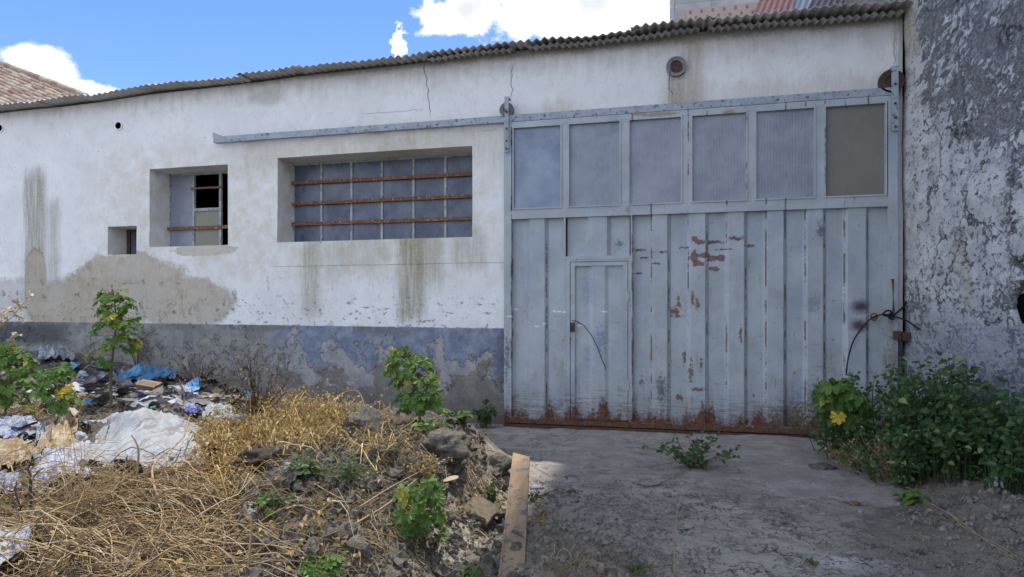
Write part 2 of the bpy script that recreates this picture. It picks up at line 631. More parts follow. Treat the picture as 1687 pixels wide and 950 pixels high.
def neighbour_material():
    m, g = mat('mouldy_limewash')
    p = g.pos()
    X, Y, Z = g.sep(p)
    ps = g.scale(p, 1, .55, 1)
    edge = g.noise(4.0, 9, .72, ps)
    e2 = g.noise(13, 8, .76, ps)
    fine = g.noise(34, 5, .7, ps)
    mid = g.noise(4.5, 6, .6, ps)
    warm = g.mr(Z + (edge - .5) * 1.0, 3.9, 4.4) * g.mr(Y, -.9, -.3)
    white = g.mix(g.mr(mid, .35, .65), (.62, .62, .62), (.47, .47, .475))
    white = g.mix(g.mr(fine, .5, .68) * .4, white, (.26, .255, .26))
    white = g.mix(warm * .6, white, (.40, .37, .28))
    drk = g.mix(g.mr(e2, .38, .60), (.13, .127, .135), (.32, .315, .32))
    drk = g.mix(g.mr(fine, .5, .7) * .5, drk, (.36, .355, .37))
    # how much of the wash is gone: most high up away from the corner, and low down
    bias = g.mr(Z - Y * .54 + (edge - .5) * 1.6, 3.75, 4.25) * g.mr(Y, -.30, -.65) * .075
    bias = bias + g.mr(Z + (edge - .5) * 1.0, 2.3, 1.5) * .035 - g.mr(Y, -.5, -.2) * .02
    big = g.noise(1.1, 4, .6, ps)
    t = edge * .34 + e2 * .46 + big * .20 + bias - .050
    mold = g.mr(t, .495, .525)
    spots = g.mr(e2 * .6 + fine * .4 + bias * .4, .55, .59)
    col = g.mix(mold, white, drk)
    col = g.mix(spots * .75, col, (.10, .095, .11))
    bits = g.mr(g.noise(7, 8, .75, g.scale(p, 1, .5, 1)), .545, .58)
    col = g.mix(bits * mold * .9, col, (.52, .53, .56))
    # blue tinge low down
    bl = g.mr(Z + (edge - .5) * .9, 1.75, 1.1)
    bcol = g.mix(g.mr(e2, .42, .60), (.18, .19, .225), (.37, .40, .49))
    bcol = g.mix(g.mr(fine, .52, .66) * .6, bcol, (.50, .53, .60))
    col = g.mix(bl * .7, col, bcol)
    # darker strip down the corner
    cor = g.mr(Y + (fine - .5) * .08, -.10, -.02)
    col = g.mix(cor * .6, col, (.10, .09, .085))
    tan = g.mr(g.noise(1.4, 5, .6, g.scale(p, 1, 1.3, 1)), .60, .66) * g.mr(Z, 2.9, 2.3)
    col = g.mix(tan * .35, col, (.33, .29, .20))
    # map cracks
    wv = g.node('ShaderNodeVectorMath', operation='ADD')
    g.put(wv.inputs[0], p)
    g.put(wv.inputs[1], g.comb(0, (e2 - .5) * .5, (mid - .5) * .6))
    ck = g.vor(1.5, S(g, wv.outputs[0]), 'DISTANCE_TO_EDGE')
    ckm = g.mr(ck, .016, .005) * g.mr(g.noise(1.2, 3, .5, p), .48, .56)
    col = g.mix(ckm * .8, col, (.05, .045, .05))
    h = mold * -.9 + spots * -.3 + fine * .5 + mid * .6 + ckm * -1.2 + bits * .3
    g.out(g.bsdf(col, .95, .12, normal=g.bump(h, .020, 1.0)))
    return m


def gate_material(name='blue_grey_gate_paint', col1=(.41, .45, .475), rusty=1.0, ribs=True):
    m, g = mat(name)
    p = g.pos()
    X, Y, Z = g.sep(p)
    mid = g.noise(3.5, 5, .6, p)
    fine = g.noise(30, 6, .7, p)
    vst = g.noise(14, 5, .65, g.scale(p, 1, 1, .12))
    hst = g.noise(9, 7, .75, g.scale(p, .3, 1, 4.5))
    col = g.mix(g.mr(mid, .35, .65), col1, tuple(c * .84 for c in col1))
    col = g.mix(g.mr(vst, .5, .7) * .35, col, (.30, .33, .33))
    col = g.mix(g.mr(g.noise(2.2, 5, .6, g.scale(p, 1, 1, .5)), .52, .66) * .35, col, (.23, .30, .42))
    # old green-blue undercoat showing
    uc = g.mr(g.noise(16, 6, .75, g.scale(p, 1, 1, .35)), .655, .675)
    col = g.mix(uc * .7, col, (.06, .11, .14))
    # rust
    rust = g.mix(g.mr(fine, .35, .65), (.075, .036, .026), (.155, .075, .042))
    rust = g.mix(g.mr(g.noise(60, 3, .6, p), .5, .7) * .5, rust, (.25, .13, .065))
    colv = g.noise(3.3, 2, .5, g.comb(X, 0, 0))
    lowb = g.mr(Z + (vst - .5) * .30 + (fine - .5) * .5 - (colv - .5) * .9, .32, .10)
    halo = g.mr(Z + (vst - .5) * .95 + (mid - .5) * .4, .62, .16) * g.mr(hst, .40, .60)
    spk = g.mr(g.noise(21, 7, .78, g.scale(p, 1, 1, .7)), .635, .66) * g.mr(Z, 3.3, .4, .35, 1.0)
    hx = g.mr(hst, .63, .66) * g.mr(mid, .42, .58) * g.mr(Z, 1.9, .4, .1, .8)
    rst = g.mx(g.mx(lowb, spk * .9), g.mx(hx * .8, halo * .65))
    rst = g.mx(rst, g.mr(Z + (fine - .5) * .05, .115, .085))
    bleed = g.mr(g.noise(4.5, 6, .7, g.scale(p, 1, 1, .45)), .54, .68) * g.mr(Z, 2.3, .3, .1, .65)
    col = g.mix(bleed * .8, col, (.30, .215, .13))
    if ribs:
        yh = [1042, 1102, 1165, 1229, 1294, 1359, 900, 843]
        er = None
        for q in yh + [1073, 1134, 1197, 1327, 1392, 1262, 1430]:
            d = g.math('ABSOLUTE', X - WX(q, -.12))
            k = g.mr(d, .014, .004)
            er = k if er is None else g.mx(er, k)
        er = er * g.mr(g.noise(5, 6, .75, g.scale(p, 1, 1, .6)), .50, .56)
        rst = g.mx(rst, er * .8)
    run = g.mr(g.noise(24, 5, .7, g.scale(p, 1, 1, .10)), .58, .70) * g.mr(mid, .45, .60) * g.mr(Z, 3.6, .6, .35, 1.0)
    col = g.mix(run * .7, col, (.26, .15, .075))
    col = g.mix(rst * rusty, col, rust)
    # particular marks
    mkn = g.noise(24, 6, .75, p)

    def mark(px, py, rx, ry, c, k=.5, soft=.15, st=1.0, sc_=mkn):
        x, _, z = W(px, py, -.12)
        return g.mix(ell(g, X, Z, x, z, rx, ry, sc_ - .5, k, soft) * st, g._c, c)
    g._c = col
    maroon = (.16, .055, .055)
    n2 = g.noise(13, 4, .6, p)
    for px, py, rx, ry in ((1143, 394, .035, .035), (1152, 398, .06, .03), (1143, 420, .055, .075), (1150, 434, .06, .04), (1160, 420, .09, .03),
                           (1174, 426, .05, .04), (1189, 424, .065, .04), (1177, 442, .06, .035)):
        g._c = mark(px, py, rx, ry, maroon, 2.6, .15, .85, n2)
    for px, py, rx, ry in ((1055, 411, .09, .02), (1090, 415, .09, .018), (1062, 424, .07, .016), (1081, 434, .07, .014), (1050, 450, .06, .016),
                           (1175, 398, .12, .022), (1213, 392, .10, .03), (1235, 404, .06, .02), (1130, 407, .07, .014), (1193, 410, .10, .012)):
        g._c = mark(px, py, rx, ry, (.10, .04, .03), 4.5, .5, .9)
    for px, py, rx, ry in ((1112, 512, .07, .05), (1118, 500, .025, .09), (1141, 490, .02, .10), (1150, 500, .03, .08), (1116, 520, .08, .03),
                           (1138, 610, .03, .14), (1150, 640, .10, .03), (1120, 655, .05, .04), (1220, 550, .02, .12), (1128, 590, .02, .1), (1155, 600, .02, .08)):
        g._c = mark(px, py, rx, ry, (.13, .055, .03), 5.5, .5, .85)
    for px, py in ((1418, 505), (1416, 536)):
        g._c = mark(px, py, .15, .12, (.06, .028, .055), .6, .9, .95)
    for px, py, rx, ry, c in ((1090, 640, .09, .22, (.045, .05, .05)), (1351, 380, .05, .14, (.055, .10, .12)), (1020, 400, .06, .07, (.07, .12, .14)),
                              (1057, 629, .045, .09, (.08, .09, .10)), (1340, 500, .12, .14, (.21, .25, .28)), (1345, 660, .16, .3, (.12, .10, .075)),
                              (836, 590, .05, .40, (.075, .08, .13)), (1300, 690, .35, .25, (.10, .075, .05)), (990, 560, .10, .22, (.16, .22, .32)),
                              (965, 480, .07, .3, (.24, .30, .38)), (1470, 610, .1, .7, (.20, .18, .12))):
        g._c = mark(px, py, rx, ry, c, 4.0, .8, .75)
    for px, py in ((849, 509), (911, 512), (897, 533), (929, 514), (921, 513), (996, 513), (840, 521), (885, 537), (955, 536)):
        g._c = mark(px, py, .035, .012, (.72, .76, .80), 4.0, .3, .9)
    for px, py, rx, ry in ((1085, 189, .28, .035), (1050, 188, .12, .03), (1035, 345, .03, .05), (1200, 186, .09, .05)):
        g._c = mark(px, py, rx, ry, (.30, .16, .07), 2.0, .5, .7)
    col = g._c
    h = rst * -.9 + spk * -.5 + fine * .15 + mid * 1.2 + uc * -.2
    g.out(g.bsdf(col, g.mr(rst, 0, 1, .52, .9), .35, normal=g.bump(h, .006, .7)))
    return m


def simple(name, c1, c2=None, rough=.8, spec=.3, scale=8, metal=0, bump=.004, c3=None, obj_space=True):
    m, g = mat(name)
    p = g.objc() if obj_space else g.pos()
    n = g.noise(scale, 6, .65, p)
    c2 = c2 or tuple(c * .7 for c in c1)
    col = g.mix(g.mr(n, .35, .65), c1, c2)
    if c3:
        col = g.mix(g.mr(g.noise(scale * 2.7, 7, .72, p), .55, .62), col, c3)
    g.out(g.bsdf(col, rough, spec, metal, normal=g.bump(g.noise(scale * 4, 4, .6, p), bump, .8) if bump else None))
    return m


def ground_material():
    m, g = mat('earth_and_rubble')
    p = g.pos()
    X, Y, Z = g.sep(p)
    hp = g.attr('heap')
    pl = g.attr('pile')
    big = g.noise(1.2, 5, .6, p)
    mid = g.noise(6, 7, .65, p)
    fine = g.noise(38, 6, .7, p)
    # dried mud film in the yard
    mud = g.mix(g.mr(big, .35, .65), (.27, .24, .205), (.38, .345, .30))
    mud = g.mix(g.mr(mid, .46, .60) * .75, mud, (.155, .135, .115))
    light = g.mr(Y + (big - .5) * 2.2, -2.9, -4.5)  # soft sunlight painted into the mud: paler and warmer towards the camera
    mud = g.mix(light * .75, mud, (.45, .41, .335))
    mud = g.mix(g.mr(fine, .5, .75) * .4, mud, (.37, .335, .29))
    chalk = g.mr(mid * .6 + g.noise(16, 6, .7, p) * .4, .575, .60)
    mud = g.mix(chalk * .7, mud, (.46, .44, .41))
    x0, _ = g1(1420, 930)
    ch2 = ell(g, X, Y, x0[0], x0[1], .35, .12, mid - .5, 2.5, .4)
    mud = g.mix(ch2 * .8, mud, (.62, .60, .56))
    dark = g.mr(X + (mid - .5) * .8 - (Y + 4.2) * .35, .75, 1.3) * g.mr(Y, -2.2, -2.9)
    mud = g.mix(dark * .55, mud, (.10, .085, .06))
    wv = g.node('ShaderNodeVectorMath', operation='ADD')
    g.put(wv.inputs[0], p)
    g.put(wv.inputs[1], g.comb((mid - .5) * .34, (g.noise(7, 5, .6, g.scale(p, 1.1, .9, 1)) - .5) * .34, 0))
    ce = g.vor(7.5, S(g, wv.outputs[0]), 'DISTANCE_TO_EDGE')
    ce2 = g.vor(19, S(g, wv.outputs[0]), 'DISTANCE_TO_EDGE')
    cm = g.mr(g.noise(1.3, 3, .5, p) + g.mr(Y, -2.4, -4.6) * .30, .54, .64)
    crk = g.mx(g.mr(ce, .030, .008) * g.mr(g.noise(4, 4, .6, p), .42, .52), g.mr(ce2, .06, .02) * .5 * g.mr(g.noise(3.1, 4, .6, p), .48, .58)) * cm * (1.0 - hp)
    mud = g.mix(crk * .85, mud, (.055, .05, .047))
    # heap of dug earth
    soil = g.mix(g.mr(mid, .35, .68), (.15, .136, .115), (.08, .072, .061))
    soil = g.mix(g.mr(fine, .48, .72) * .55, soil, (.27, .245, .205))
    soil = g.mix(g.mr(g.noise(90, 3, .6, p), .55, .7) * .4, soil, (.08, .07, .058))
    trash = g.mix(g.mr(mid, .35, .65), (.16, .15, .13), (.08, .072, .063))
    trash = g.mix(g.mr(fine, .5, .68) * .6, trash, (.27, .26, .24))
    col = g.mix(hp, mud, soil)
    col = g.mix(pl, col, trash)
    h = fine * .6 + g.noise(110, 3, .6, p) * .25 + mid * .8 + crk * -1.0
    g.out(g.bsdf(col, .97, .1, normal=g.bump(h, .022, 1.0)))
    return m


def concrete_material():
    m, g = mat('worn_concrete')
    p = g.pos()
    X, Y, Z = g.sep(p)
    mid = g.noise(4, 7, .65, p)
    fine = g.noise(45, 6, .7, p)
    rake = g.noise(16, 5, .6, g.scale(p, .45, 2.4, 1), 1.2)
    col = g.mix(g.mr(mid, .35, .65), (.38, .345, .30), (.27, .24, .21))
    col = g.mix(g.mr(rake, .48, .62) * .5, col, (.22, .21, .205))
    col = g.mix(g.mr(fine, .5, .65) * .4, col, (.48, .465, .45))
    g.out(g.bsdf(col, .93, .15, normal=g.bump(rake * .9 + fine * .7 + mid * .6, .022, 1.0)))
    return m


def roof_material():
    m, g = mat('weathered_corrugated_sheet')
    p = g.pos()
    n = g.noise(6, 6, .7, p)
    s_ = g.noise(20, 5, .65, g.scale(p, 1, .15, 1))
    col = g.mix(g.mr(n, .35, .65), (.48, .455, .42), (.66, .64, .61))
    col = g.mix(g.mr(s_, .5, .65) * .6, col, (.27, .24, .20))
    col = g.mix(g.mr(g.island(), 0, 1) * .5, col, (.36, .34, .33))
    g.out(g.bsdf(col, .85, .2, normal=g.bump(n, .006, .6)))
    return m


def glass_material(name, tint, rough=.16, dirt=(.34, .35, .36), ribbed=False, k=.45, spec=.8):
    """grimy opaque pane: a dark sheet of glass under dust and painted cloudy tones, still mirroring the sky"""
    m, g = mat(name)
    p = g.pos()
    X, Y, Z = g.sep(p)
    n = g.noise(2.6, 6, .65, p)
    n2 = g.noise(14, 6, .7, g.scale(p, 1, 1, .3))
    col = g.mix(g.mr(n, .3, .7) * k, tint, dirt)  # broad mottling: dust film with soft cloud reflections painted in
    col = g.mix(g.mr(n2, .5, .7) * k * .6, col, dirt)
    h = n * .5
    if ribbed:
        w = g.math('SINE', X * (2 * math.pi / .034))
        h = h + w * .05
        col = g.mix(g.mr(w, .0, 1.0) * .22, col, dirt)
    g.out(g.bsdf(col, g.mr(n2, .3, .7, rough, rough + .18), spec, normal=g.bump(h, .010, .4)))
    return m


M_wall = facade_material()
M_right = neighbour_material()
M_gate = gate_material()
M_rail = simple('chipped_rail_paint', (.36, .40, .44), (.28, .32, .37), scale=7, c3=(.075, .085, .095), obj_space=False, bump=.003, rough=.6)
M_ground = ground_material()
M_conc = concrete_material()
M_roof = roof_material()
M_dark = simple('painted_hole_shade', (.006, .006, .006), rough=1, spec=0, bump=0)  # near-black standing in for the shade inside holes and openings
M_interior = simple('dark_interior', (.03, .028, .026), rough=1, spec=0, bump=0)
M_frame = simple('old_frame_paint', (.40, .43, .44), (.28, .30, .31), scale=9, c3=(.15, .10, .07), obj_space=False, bump=.002)
M_rust = simple('rusty_flat_iron', (.20, .085, .040), (.13, .06, .034), scale=14, c3=(.40, .33, .27), obj_space=False, bump=.003)
M_rustdark = simple('dark_rusty_iron', (.10, .055, .035), (.05, .035, .03), scale=22, c3=(.18, .08, .04), obj_space=False)
M_black = simple('black_rubber', (.012, .012, .014), rough=.6, bump=0)
M_wire = simple('thin_dark_wire', (.03, .028, .03), rough=.6, bump=0)
M_glass = glass_material('grimy_window_glass', (.045, .055, .09), .22, (.17, .19, .24), k=.75, spec=.38)
M_glassL = glass_material('whitewashed_window_pane', (.20, .215, .27), .35, (.30, .31, .36), k=.8, spec=.4)
M_olive = glass_material('olive_painted_pane', (.22, .22, .17), .5, (.27, .27, .22), k=.7, spec=.3)
M_poly = glass_material('clear_gate_pane', (.14, .17, .25), .10, (.30, .34, .41), k=.7, spec=.6)
M_polyrib = glass_material('ribbed_gate_pane', (.17, .19, .24), .22, (.33, .35, .40), True, .7, .45)
M_polybr = glass_material('brown_gate_pane', (.165, .16, .13), .35, (.215, .21, .175), True, .6, .4)

# ================================================================ ground
def axis(parts):
    out = []
    for a, b, st in parts:
        out.append(np.arange(a, b - 1e-6, st))
    return np.concatenate(out + [[parts[-1][1]]])


gx = axis([(-90, -20, 10), (-20, -11, 1), (-11, -5, .045), (-5, -2.6, .022), (-2.6, 1.0, .016), (1.0, 3.0, .028), (3.0, 12, 1), (12, 90, 10)])
gy = axis([(-120, -20, 10), (-20, -9, 1), (-9, -7, .2), (-7, -5.4, .022), (-5.4, -2.4, .016), (-2.4, -.4, .03), (-.4, .04, .05), (.04, 8, 1), (8, 120, 10)])
GX, GY = np.meshgrid(gx, gy, indexing='ij')
GZ = hz(GX, GY)
farm = sm(13, 25, np.abs(GX)) + sm(10, 20, np.abs(GY + 4))
GZ = GZ * (1 - np.clip(farm, 0, 1))
GZ = np.where(GY > .03, -.03, GZ)
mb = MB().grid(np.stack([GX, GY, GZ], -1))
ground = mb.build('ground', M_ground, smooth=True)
ground['kind'] = 'structure'
zh, zp = zones(GX, GY)
toe = np.exp(-((GX + .55) / .5) ** 2 - ((GY + 4.5) / .75) ** 2)
for nm, arr in (('heap', np.clip(zh + toe * .8, 0, 1)), ('pile', np.clip(zp * 2.2, 0, 1) * sm(-3.6, -2.6, GY))):
    a = ground.data.attributes.new(nm, 'FLOAT', 'POINT')
    a.data.foreach_set('value', arr.reshape(-1).astype(np.float32))

# concrete slab in front of the gate, half under a film of dried mud
sx = np.linspace(-3.0, XR - .005, 260)
sy = np.linspace(-3.4, -.02, 150)
SX, SY = np.meshgrid(sx, sy, indexing='ij')
SZ = -.017 + (fbm(SX * 1.3, SY * 1.3, 3, 61) - .5) * .030 + (fbm(SX * 16, SY * 5, 3, 62) - .5) * .012 + (fbm(SX * 4, SY * 6, 4, 66, .65) - .5) * .026 - .05 * sm(-2.5, -3.3, SY + .8 * (fbm(SX * .8, SY * .8, 2, 64) - .5))
SZ = SZ - .03 * (np.abs(SX - (-1.12 + .08 * (SY + 1))) < .015) - .006 * (np.abs(SX - (.50 - .1 * SY)) < .02)
SZ = SZ + .016 * (SX > (.55 - .22 * (SY + 1.2))) * sm(-2.9, -2.3, SY) + .012 * sm(-.55, -.45, SY)
apron = MB().grid(np.stack([SX, SY, SZ], -1)).build('concrete_pavement', M_conc, smooth=True)
apron['kind'] = 'structure'

# ================================================================ the warehouse
XL = -14.0
D_ = .38


_wx = [WX(q) for q in (0, 158, 316, 500, 716, 874, 1116, 1480)]


def wtop(x):
    return float(np.interp(x, _wx, (4.66, 4.70, 4.755, 4.80, 4.84, 4.855, 4.875, 4.86))) + .008 * math.sin(x * 2.3) + .01


wh = thing('warehouse_building', (XL + 8, 0, 0), 'long low white plastered workshop with barred windows and a corrugated roof edge', 'building')
opens = {                                   # x0, x1, z0, z1, depth
    'long': (WX(457), WX(778), WZ(600, 395), WZ(600, 251), D_),
    'small': (WX(246), WX(375.5), WZ(310, 405), WZ(310, 274.5), D_),
    'tiny': (WX(178), WX(225), WZ(200, 419), WZ(200, 372.5), .34),
    'door': (WX(846), WX(1462), -.2, 3.86, .45),
}
cx = sorted(set([XL, XR] + [q for o in opens.values() for q in o[:2]]))
cz = sorted(set([-.3, 4.45] + [q for o in opens.values() for q in o[2:4]]))


def subdiv(a, st):
    out = [a[0]]
    for u, v in zip(a[:-1], a[1:]):
        n = max(1, round((v - u) / st))
        out += [u + (v - u) * k / n for k in range(1, n + 1)]
    return np.array(out)


fx, fz = subdiv(cx, .12), subdiv(cz, .12)
FX, FZ = np.meshgrid(fx, fz, indexing='ij')


def wy(x, z):
    return (fbm(x * .9, z * .9, 3, 81) - .5) * .030 + (fbm(x * 5, z * 5, 2, 82) - .5) * .006


keep = []
i = np.arange(FX.size).reshape(FX.shape)
mxs, mzs = (fx[:-1] + fx[1:]) / 2, (fz[:-1] + fz[1:]) / 2
mb = MB()
F_ = []
for a in range(len(mxs)):
    for b in range(len(mzs)):
        if any(o[0] < mxs[a] < o[1] and o[2] < mzs[b] < o[3] for o in opens.values()):
            continue
        F_.append((i[a, b], i[a + 1, b], i[a + 1, b + 1], i[a, b + 1]))
WYv = wy(FX, FZ)
mb.add(np.stack([FX, WYv, FZ], -1).reshape(-1, 3), np.array(F_))
# strip up to the eaves
tz = np.linspace(0, 1, 5)
TX = np.repeat(fx[:, None], 5, 1)
TZ = 4.45 + (np.array([wtop(x) for x in fx])[:, None] - 4.45) * tz[None]
mb.grid(np.stack([TX, wy(TX, TZ), TZ], -1))
# reveals
for k, (x0, x1, z0, z1, d) in opens.items():
    ys = np.linspace(0, 1, 4)
    for (pa, pb) in (((x0, z0), (x0, z1)), ((x0, z1), (x1, z1)), ((x1, z1), (x1, z0)), ((x1, z0), (x0, z0))):
        n = max(2, int(math.hypot(pb[0] - pa[0], pb[1] - pa[1]) / .12) + 1)
        P = []
        for t in np.linspace(0, 1, n):
            x, z = pa[0] + (pb[0] - pa[0]) * t, pa[1] + (pb[1] - pa[1]) * t
            P.append([(x, float(wy(x, z)) * (1 - q) + (d + .07) * q, z) for q in ys])
        mb.grid(P)
# side and back walls, inner face
mb.add([(XL, 0, -.3), (XL, 4.5, -.3), (XL, 4.5, 4.7), (XL, 0, 4.66)], [(0, 1, 2, 3)])
mb.add([(XL, 4.5, -.3), (XR, 4.5, -.3), (XR, 4.5, 4.8), (XL, 4.5, 4.7)], [(0, 1, 2, 3)])
wall = mb.build('wall', M_wall, wh)
# inside: dark room seen through the broken pane
mb = MB()
mb.box((XL + .05, .46, -.02), (XR - .05, 4.4, .0))
mb.add([(XL + .05, 4.3, 0), (XR - .05, 4.3, 0), (XR - .05, 4.3, 4.6), (XL + .05, 4.3, 4.6)], [(0, 1, 2, 3)])
mb.add([(XL + .05, .46, 4.60), (XR - .05, .46, 4.60), (XR - .05, 4.3, 4.6), (XL + .05, 4.3, 4.6)], [(0, 1, 2, 3)])
mb.build('inner_room', M_interior, wh)

# roof sheets
def roof_sheet(x0, x1, front, lift, k):
    per = .104
    n = int((x1 - x0) / per * 10)
    xs = np.linspace(x0, x1, n)
    ys = np.array([-front, -front + .12, -front * .4, 0.05, 1.2, 4.6])
    P = np.zeros((n, len(ys), 3))
    for j, y in enumerate(ys):
        zc = np.array([wtop(x) for x in xs]) + .028 + (y + .1) * .06 + lift + (fbm(xs * 1.7, xs * 0 + y, 3, 90 + k) - .5) * .035 * (1 + (j < 2))
        P[:, j] = np.stack([xs, np.full(n, y) + (0 if j else (fbm(xs * 9, xs * 0, 2, 95 + k) - .5) * .035), zc + (.008 + .011 * fbm(xs * 1.3, xs * 0, 2, 70)) * np.cos(2 * math.pi * xs / per + 1.5 * fbm(xs * .7, xs * 0, 2, 71))], -1)
    m_ = MB().grid(P)
    P2 = P.copy()
    P2[:, :, 2] -= .006
    m_.grid(P2[:, ::-1])
    m_.grid(np.stack([P[:, 0], P2[:, 0]], 1))
    return m_


x = XL
k = 0
while x < XR + .25:
    w = .88 + .06 * random.random()
    x1 = min(x + w + .09, XR + .32)
    roof_sheet(x, x1, .24 + .05 * random.random() + (.05 if x > -1 else 0), .006 * (k % 2) + .006 * random.random(), k).build('roof_sheet', M_roof, wh, smooth=True)
    x += w
    k += 1
# torn flap edge on the right part of the eaves: second older sheet layer hanging lower
for x0, x1, dz in ((-3.1, -1.9, -.045), (-1.7, .4, -.05), (.5, 2.6, -.055)):
    n = int((x1 - x0) * 110)
    xs = np.linspace(x0, x1, n)
    P = []
    for y, dd in ((-.22, 0), (-.1, .02), (.1, .03)):
        zc = np.array([wtop(q) for q in xs]) + dz + dd + .03 * fbm(xs * 3, xs * 0 + 2, 3, 7) + .016 * np.cos(2 * math.pi * xs / .088)
        P.append(np.stack([xs, np.full(n, y) + .04 * fbm(xs * 7, xs * 0, 2, 3), zc], -1))
    MB().grid(np.array(P)).build('roof_sheet', M_roof, wh, smooth=True)

# windows ---------------------------------------------------------
def window_frame(key, Yp, t=.028):
    x0, x1, z0, z1, d = opens[key]
    m_ = MB()
    m_.box((x0, Yp - .02, z0), (x0 + t, Yp + .02, z1))
    m_.box((x1 - t, Yp - .02, z0), (x1, Yp + .02, z1))
    m_.box((x0 + t, Yp - .02, z1 - t), (x1 - t, Yp + .02, z1))
    m_.box((x0 + t, Yp - .02, z0), (x1 - t, Yp + .02, z0 + t * .6))
    return m_


Yp = D_ + .03
x0, x1, z0, z1, _ = opens['long']
m_ = window_frame('long', Yp)
mul = [x0] + [WX(q, Yp) for q in (530.5, 580, 630, 682, 734.5)] + [x1]
hb = [WZ(630, q, Yp) for q in (295, 330, 365)]
for q in mul[1:-1]:
    m_.box((q - .017, Yp - .022, z0 + .01), (q + .017, Yp + .018, z1 - .01))
for q in hb:
    m_.box((x0 + .02, Yp - .018, q - .012), (x1 - .02, Yp + .016, q + .012))
lw = m_.build('window', M_frame, wh)
zs = [z0] + hb[::-1] + [z1]
for a in range(6):
    for b in range(4):
        j = random.uniform(-.004, .004)
        MB().box((mul[a] + .014, Yp - .006 + j, zs[b] + .010), (mul[a + 1] - .014, Yp - .001 + j, zs[b + 1] - .010)).build('pane', M_glass, lw)
for q, tl in zip(hb, (.0, -.004, .004)):
    mb = MB()
    mb.obox(Matrix.Translation(((x0 + x1) / 2 - .003, Yp - .05, q)) @ Matrix.Rotation(tl * .5, 4, 'Y'), (x1 - x0 + .02, .014, .048))
    for k in range(4):
        mb.disc((x0 + .15 + k * .92, Yp - .06, q), (0, 1, 0), 0, .009, .01, 8)
    mb.build('security_bar', M_rust, lw)
MB().box((x0 - .0, Yp - .03, z0 - .05), (x1, .47, z0 + .003)).build('sill', M_wall, lw)

x0, x1, z0, z1, _ = opens['small']
m_ = window_frame('small', Yp, .03)
ma, mbx = WX(320, Yp), WX(364, Yp)
za, zb = WZ(340, 345, Yp), WZ(340, 310, Yp)
for q in (ma, mbx):
    m_.box((q - .018, Yp - .022, z0 + .01), (q + .018, Yp + .018, z1 - .01))
m_.box((ma + .01, Yp - .024, za - .022), (mbx - .01, Yp + .016, za + .022))
sw = m_.build('window', M_frame, wh)
tag(sw, 'window with two panes missing from its middle bay')
MB().box((x0 + .03, Yp - .004, z0 + .02), (ma - .018, Yp + .002, z1 - .03)).build('pane', M_glassL, sw)
MB().box((ma + .018, Yp - .004, z0 + .02), (mbx - .018, Yp + .002, za - .022)).build('pane', M_olive, sw)
zz = WZ(320, 376, Yp)
MB().obox(Matrix.Translation(((x0 + x1) / 2, Yp - .045, zz)), (x1 - x0 + .02, .014, .05)).build('security_bar', M_rust, sw)
MB().obox(Matrix.Translation(((ma + mbx) / 2, Yp - .035, zb)), (mbx - ma + .08, .012, .03)).build('security_bar', M_rust, sw)
x0, x1, z0, z1, _ = opens['tiny']
m_ = MB().box((x0, .35, z0), (x0 + .06, .37, z1)).box((x0 + .06, .35, z1 - .03), (x1, .37, z1))
tw = m_.build('window', M_rustdark, wh)
MB().box((x0 + .06, .375, z0), (x1, .38, z1 - .03)).build('pane', M_glass, tw)
# door opening: black sheet stands in for the darkness behind the gate
MB().box((WX(846), .44, -.1), (WX(1462), .455, 3.86)).build('door_shade_sheet', M_dark, wh)

# round vents; flat black discs paint in the shade of the open ones
x, _, z = W(196, 207)
v = MB().disc((x, -.005, z), (0, 1, 0), .052, .075, .02, 20).build('vent_ring', M_wall, wh)
MB().disc((x, -.011, z), (0, 1, 0), 0, .052, .012, 20).build('vent_hole', M_dark, v)
x, _, z = W(1, 211)
v = MB().disc((x, -.005, z), (0, 1, 0), .05, .07, .02, 20).build('vent_ring', M_wall, wh)
MB().disc((x, -.011, z), (0, 1, 0), 0, .05, .012, 20).build('vent_hole', M_dark, v)
x, _, z = W(1114, 108, -.06)
mb = MB()
mb.disc((x, -.022, z), (0, 1, 0), .075, .118, .045, 30)
mb.disc((x, -.035, z), (0, 1, 0), .105, .120, .040, 30)
v = mb.build('vent_pipe', simple('grey_cement_ring', (.20, .205, .21), (.27, .27, .27), scale=20, obj_space=False), wh)
MB().disc((x + .01, -.032, z - .01), (0, 1, 0), 0, .066, .05, 24).build('pipe_plug', simple('brown_rusted_plug', (.10, .055, .042), scale=20, obj_space=False), v)
wp = [W(1109, 98, -.07), W(1104, 118, -.09), W(1102, 135, -.09), W(1103, 148, -.08), W(1109, 154, -.07)]
MB().tube(wp, .004, 5).build('loose_wire', M_wire, v)

# sliding door rail
zr = 3.925
xa, xb = WX(353, -.1), WX(1478, -.1)
mb = MB()
mb.box((xa, -.115, zr - .005), (xb, -.100, zr + .080))
mb.box((xa, -.100, zr - .005), (xb, -.045, zr + .006))
for q in np.linspace(xa + .5, xb - .3, 9):
    mb.box((q - .02, -.1, zr + .02), (q + .02, .02, zr + .055))
mb.add([(xa, -.117, zr - .004), (xa + .17, -.117, zr + .074), (xa - .015, -.117, zr + .145), (xa, -.097, zr - .004), (xa + .17, -.097, zr + .074), (xa - .015, -.097, zr + .145)],
       [np.array([(0, 1, 2), (5, 4, 3)]), np.array([(0, 3, 4, 1), (1, 4, 5, 2), (2, 5, 3, 0)])])
mb.build('door_rail', M_rail, wh)

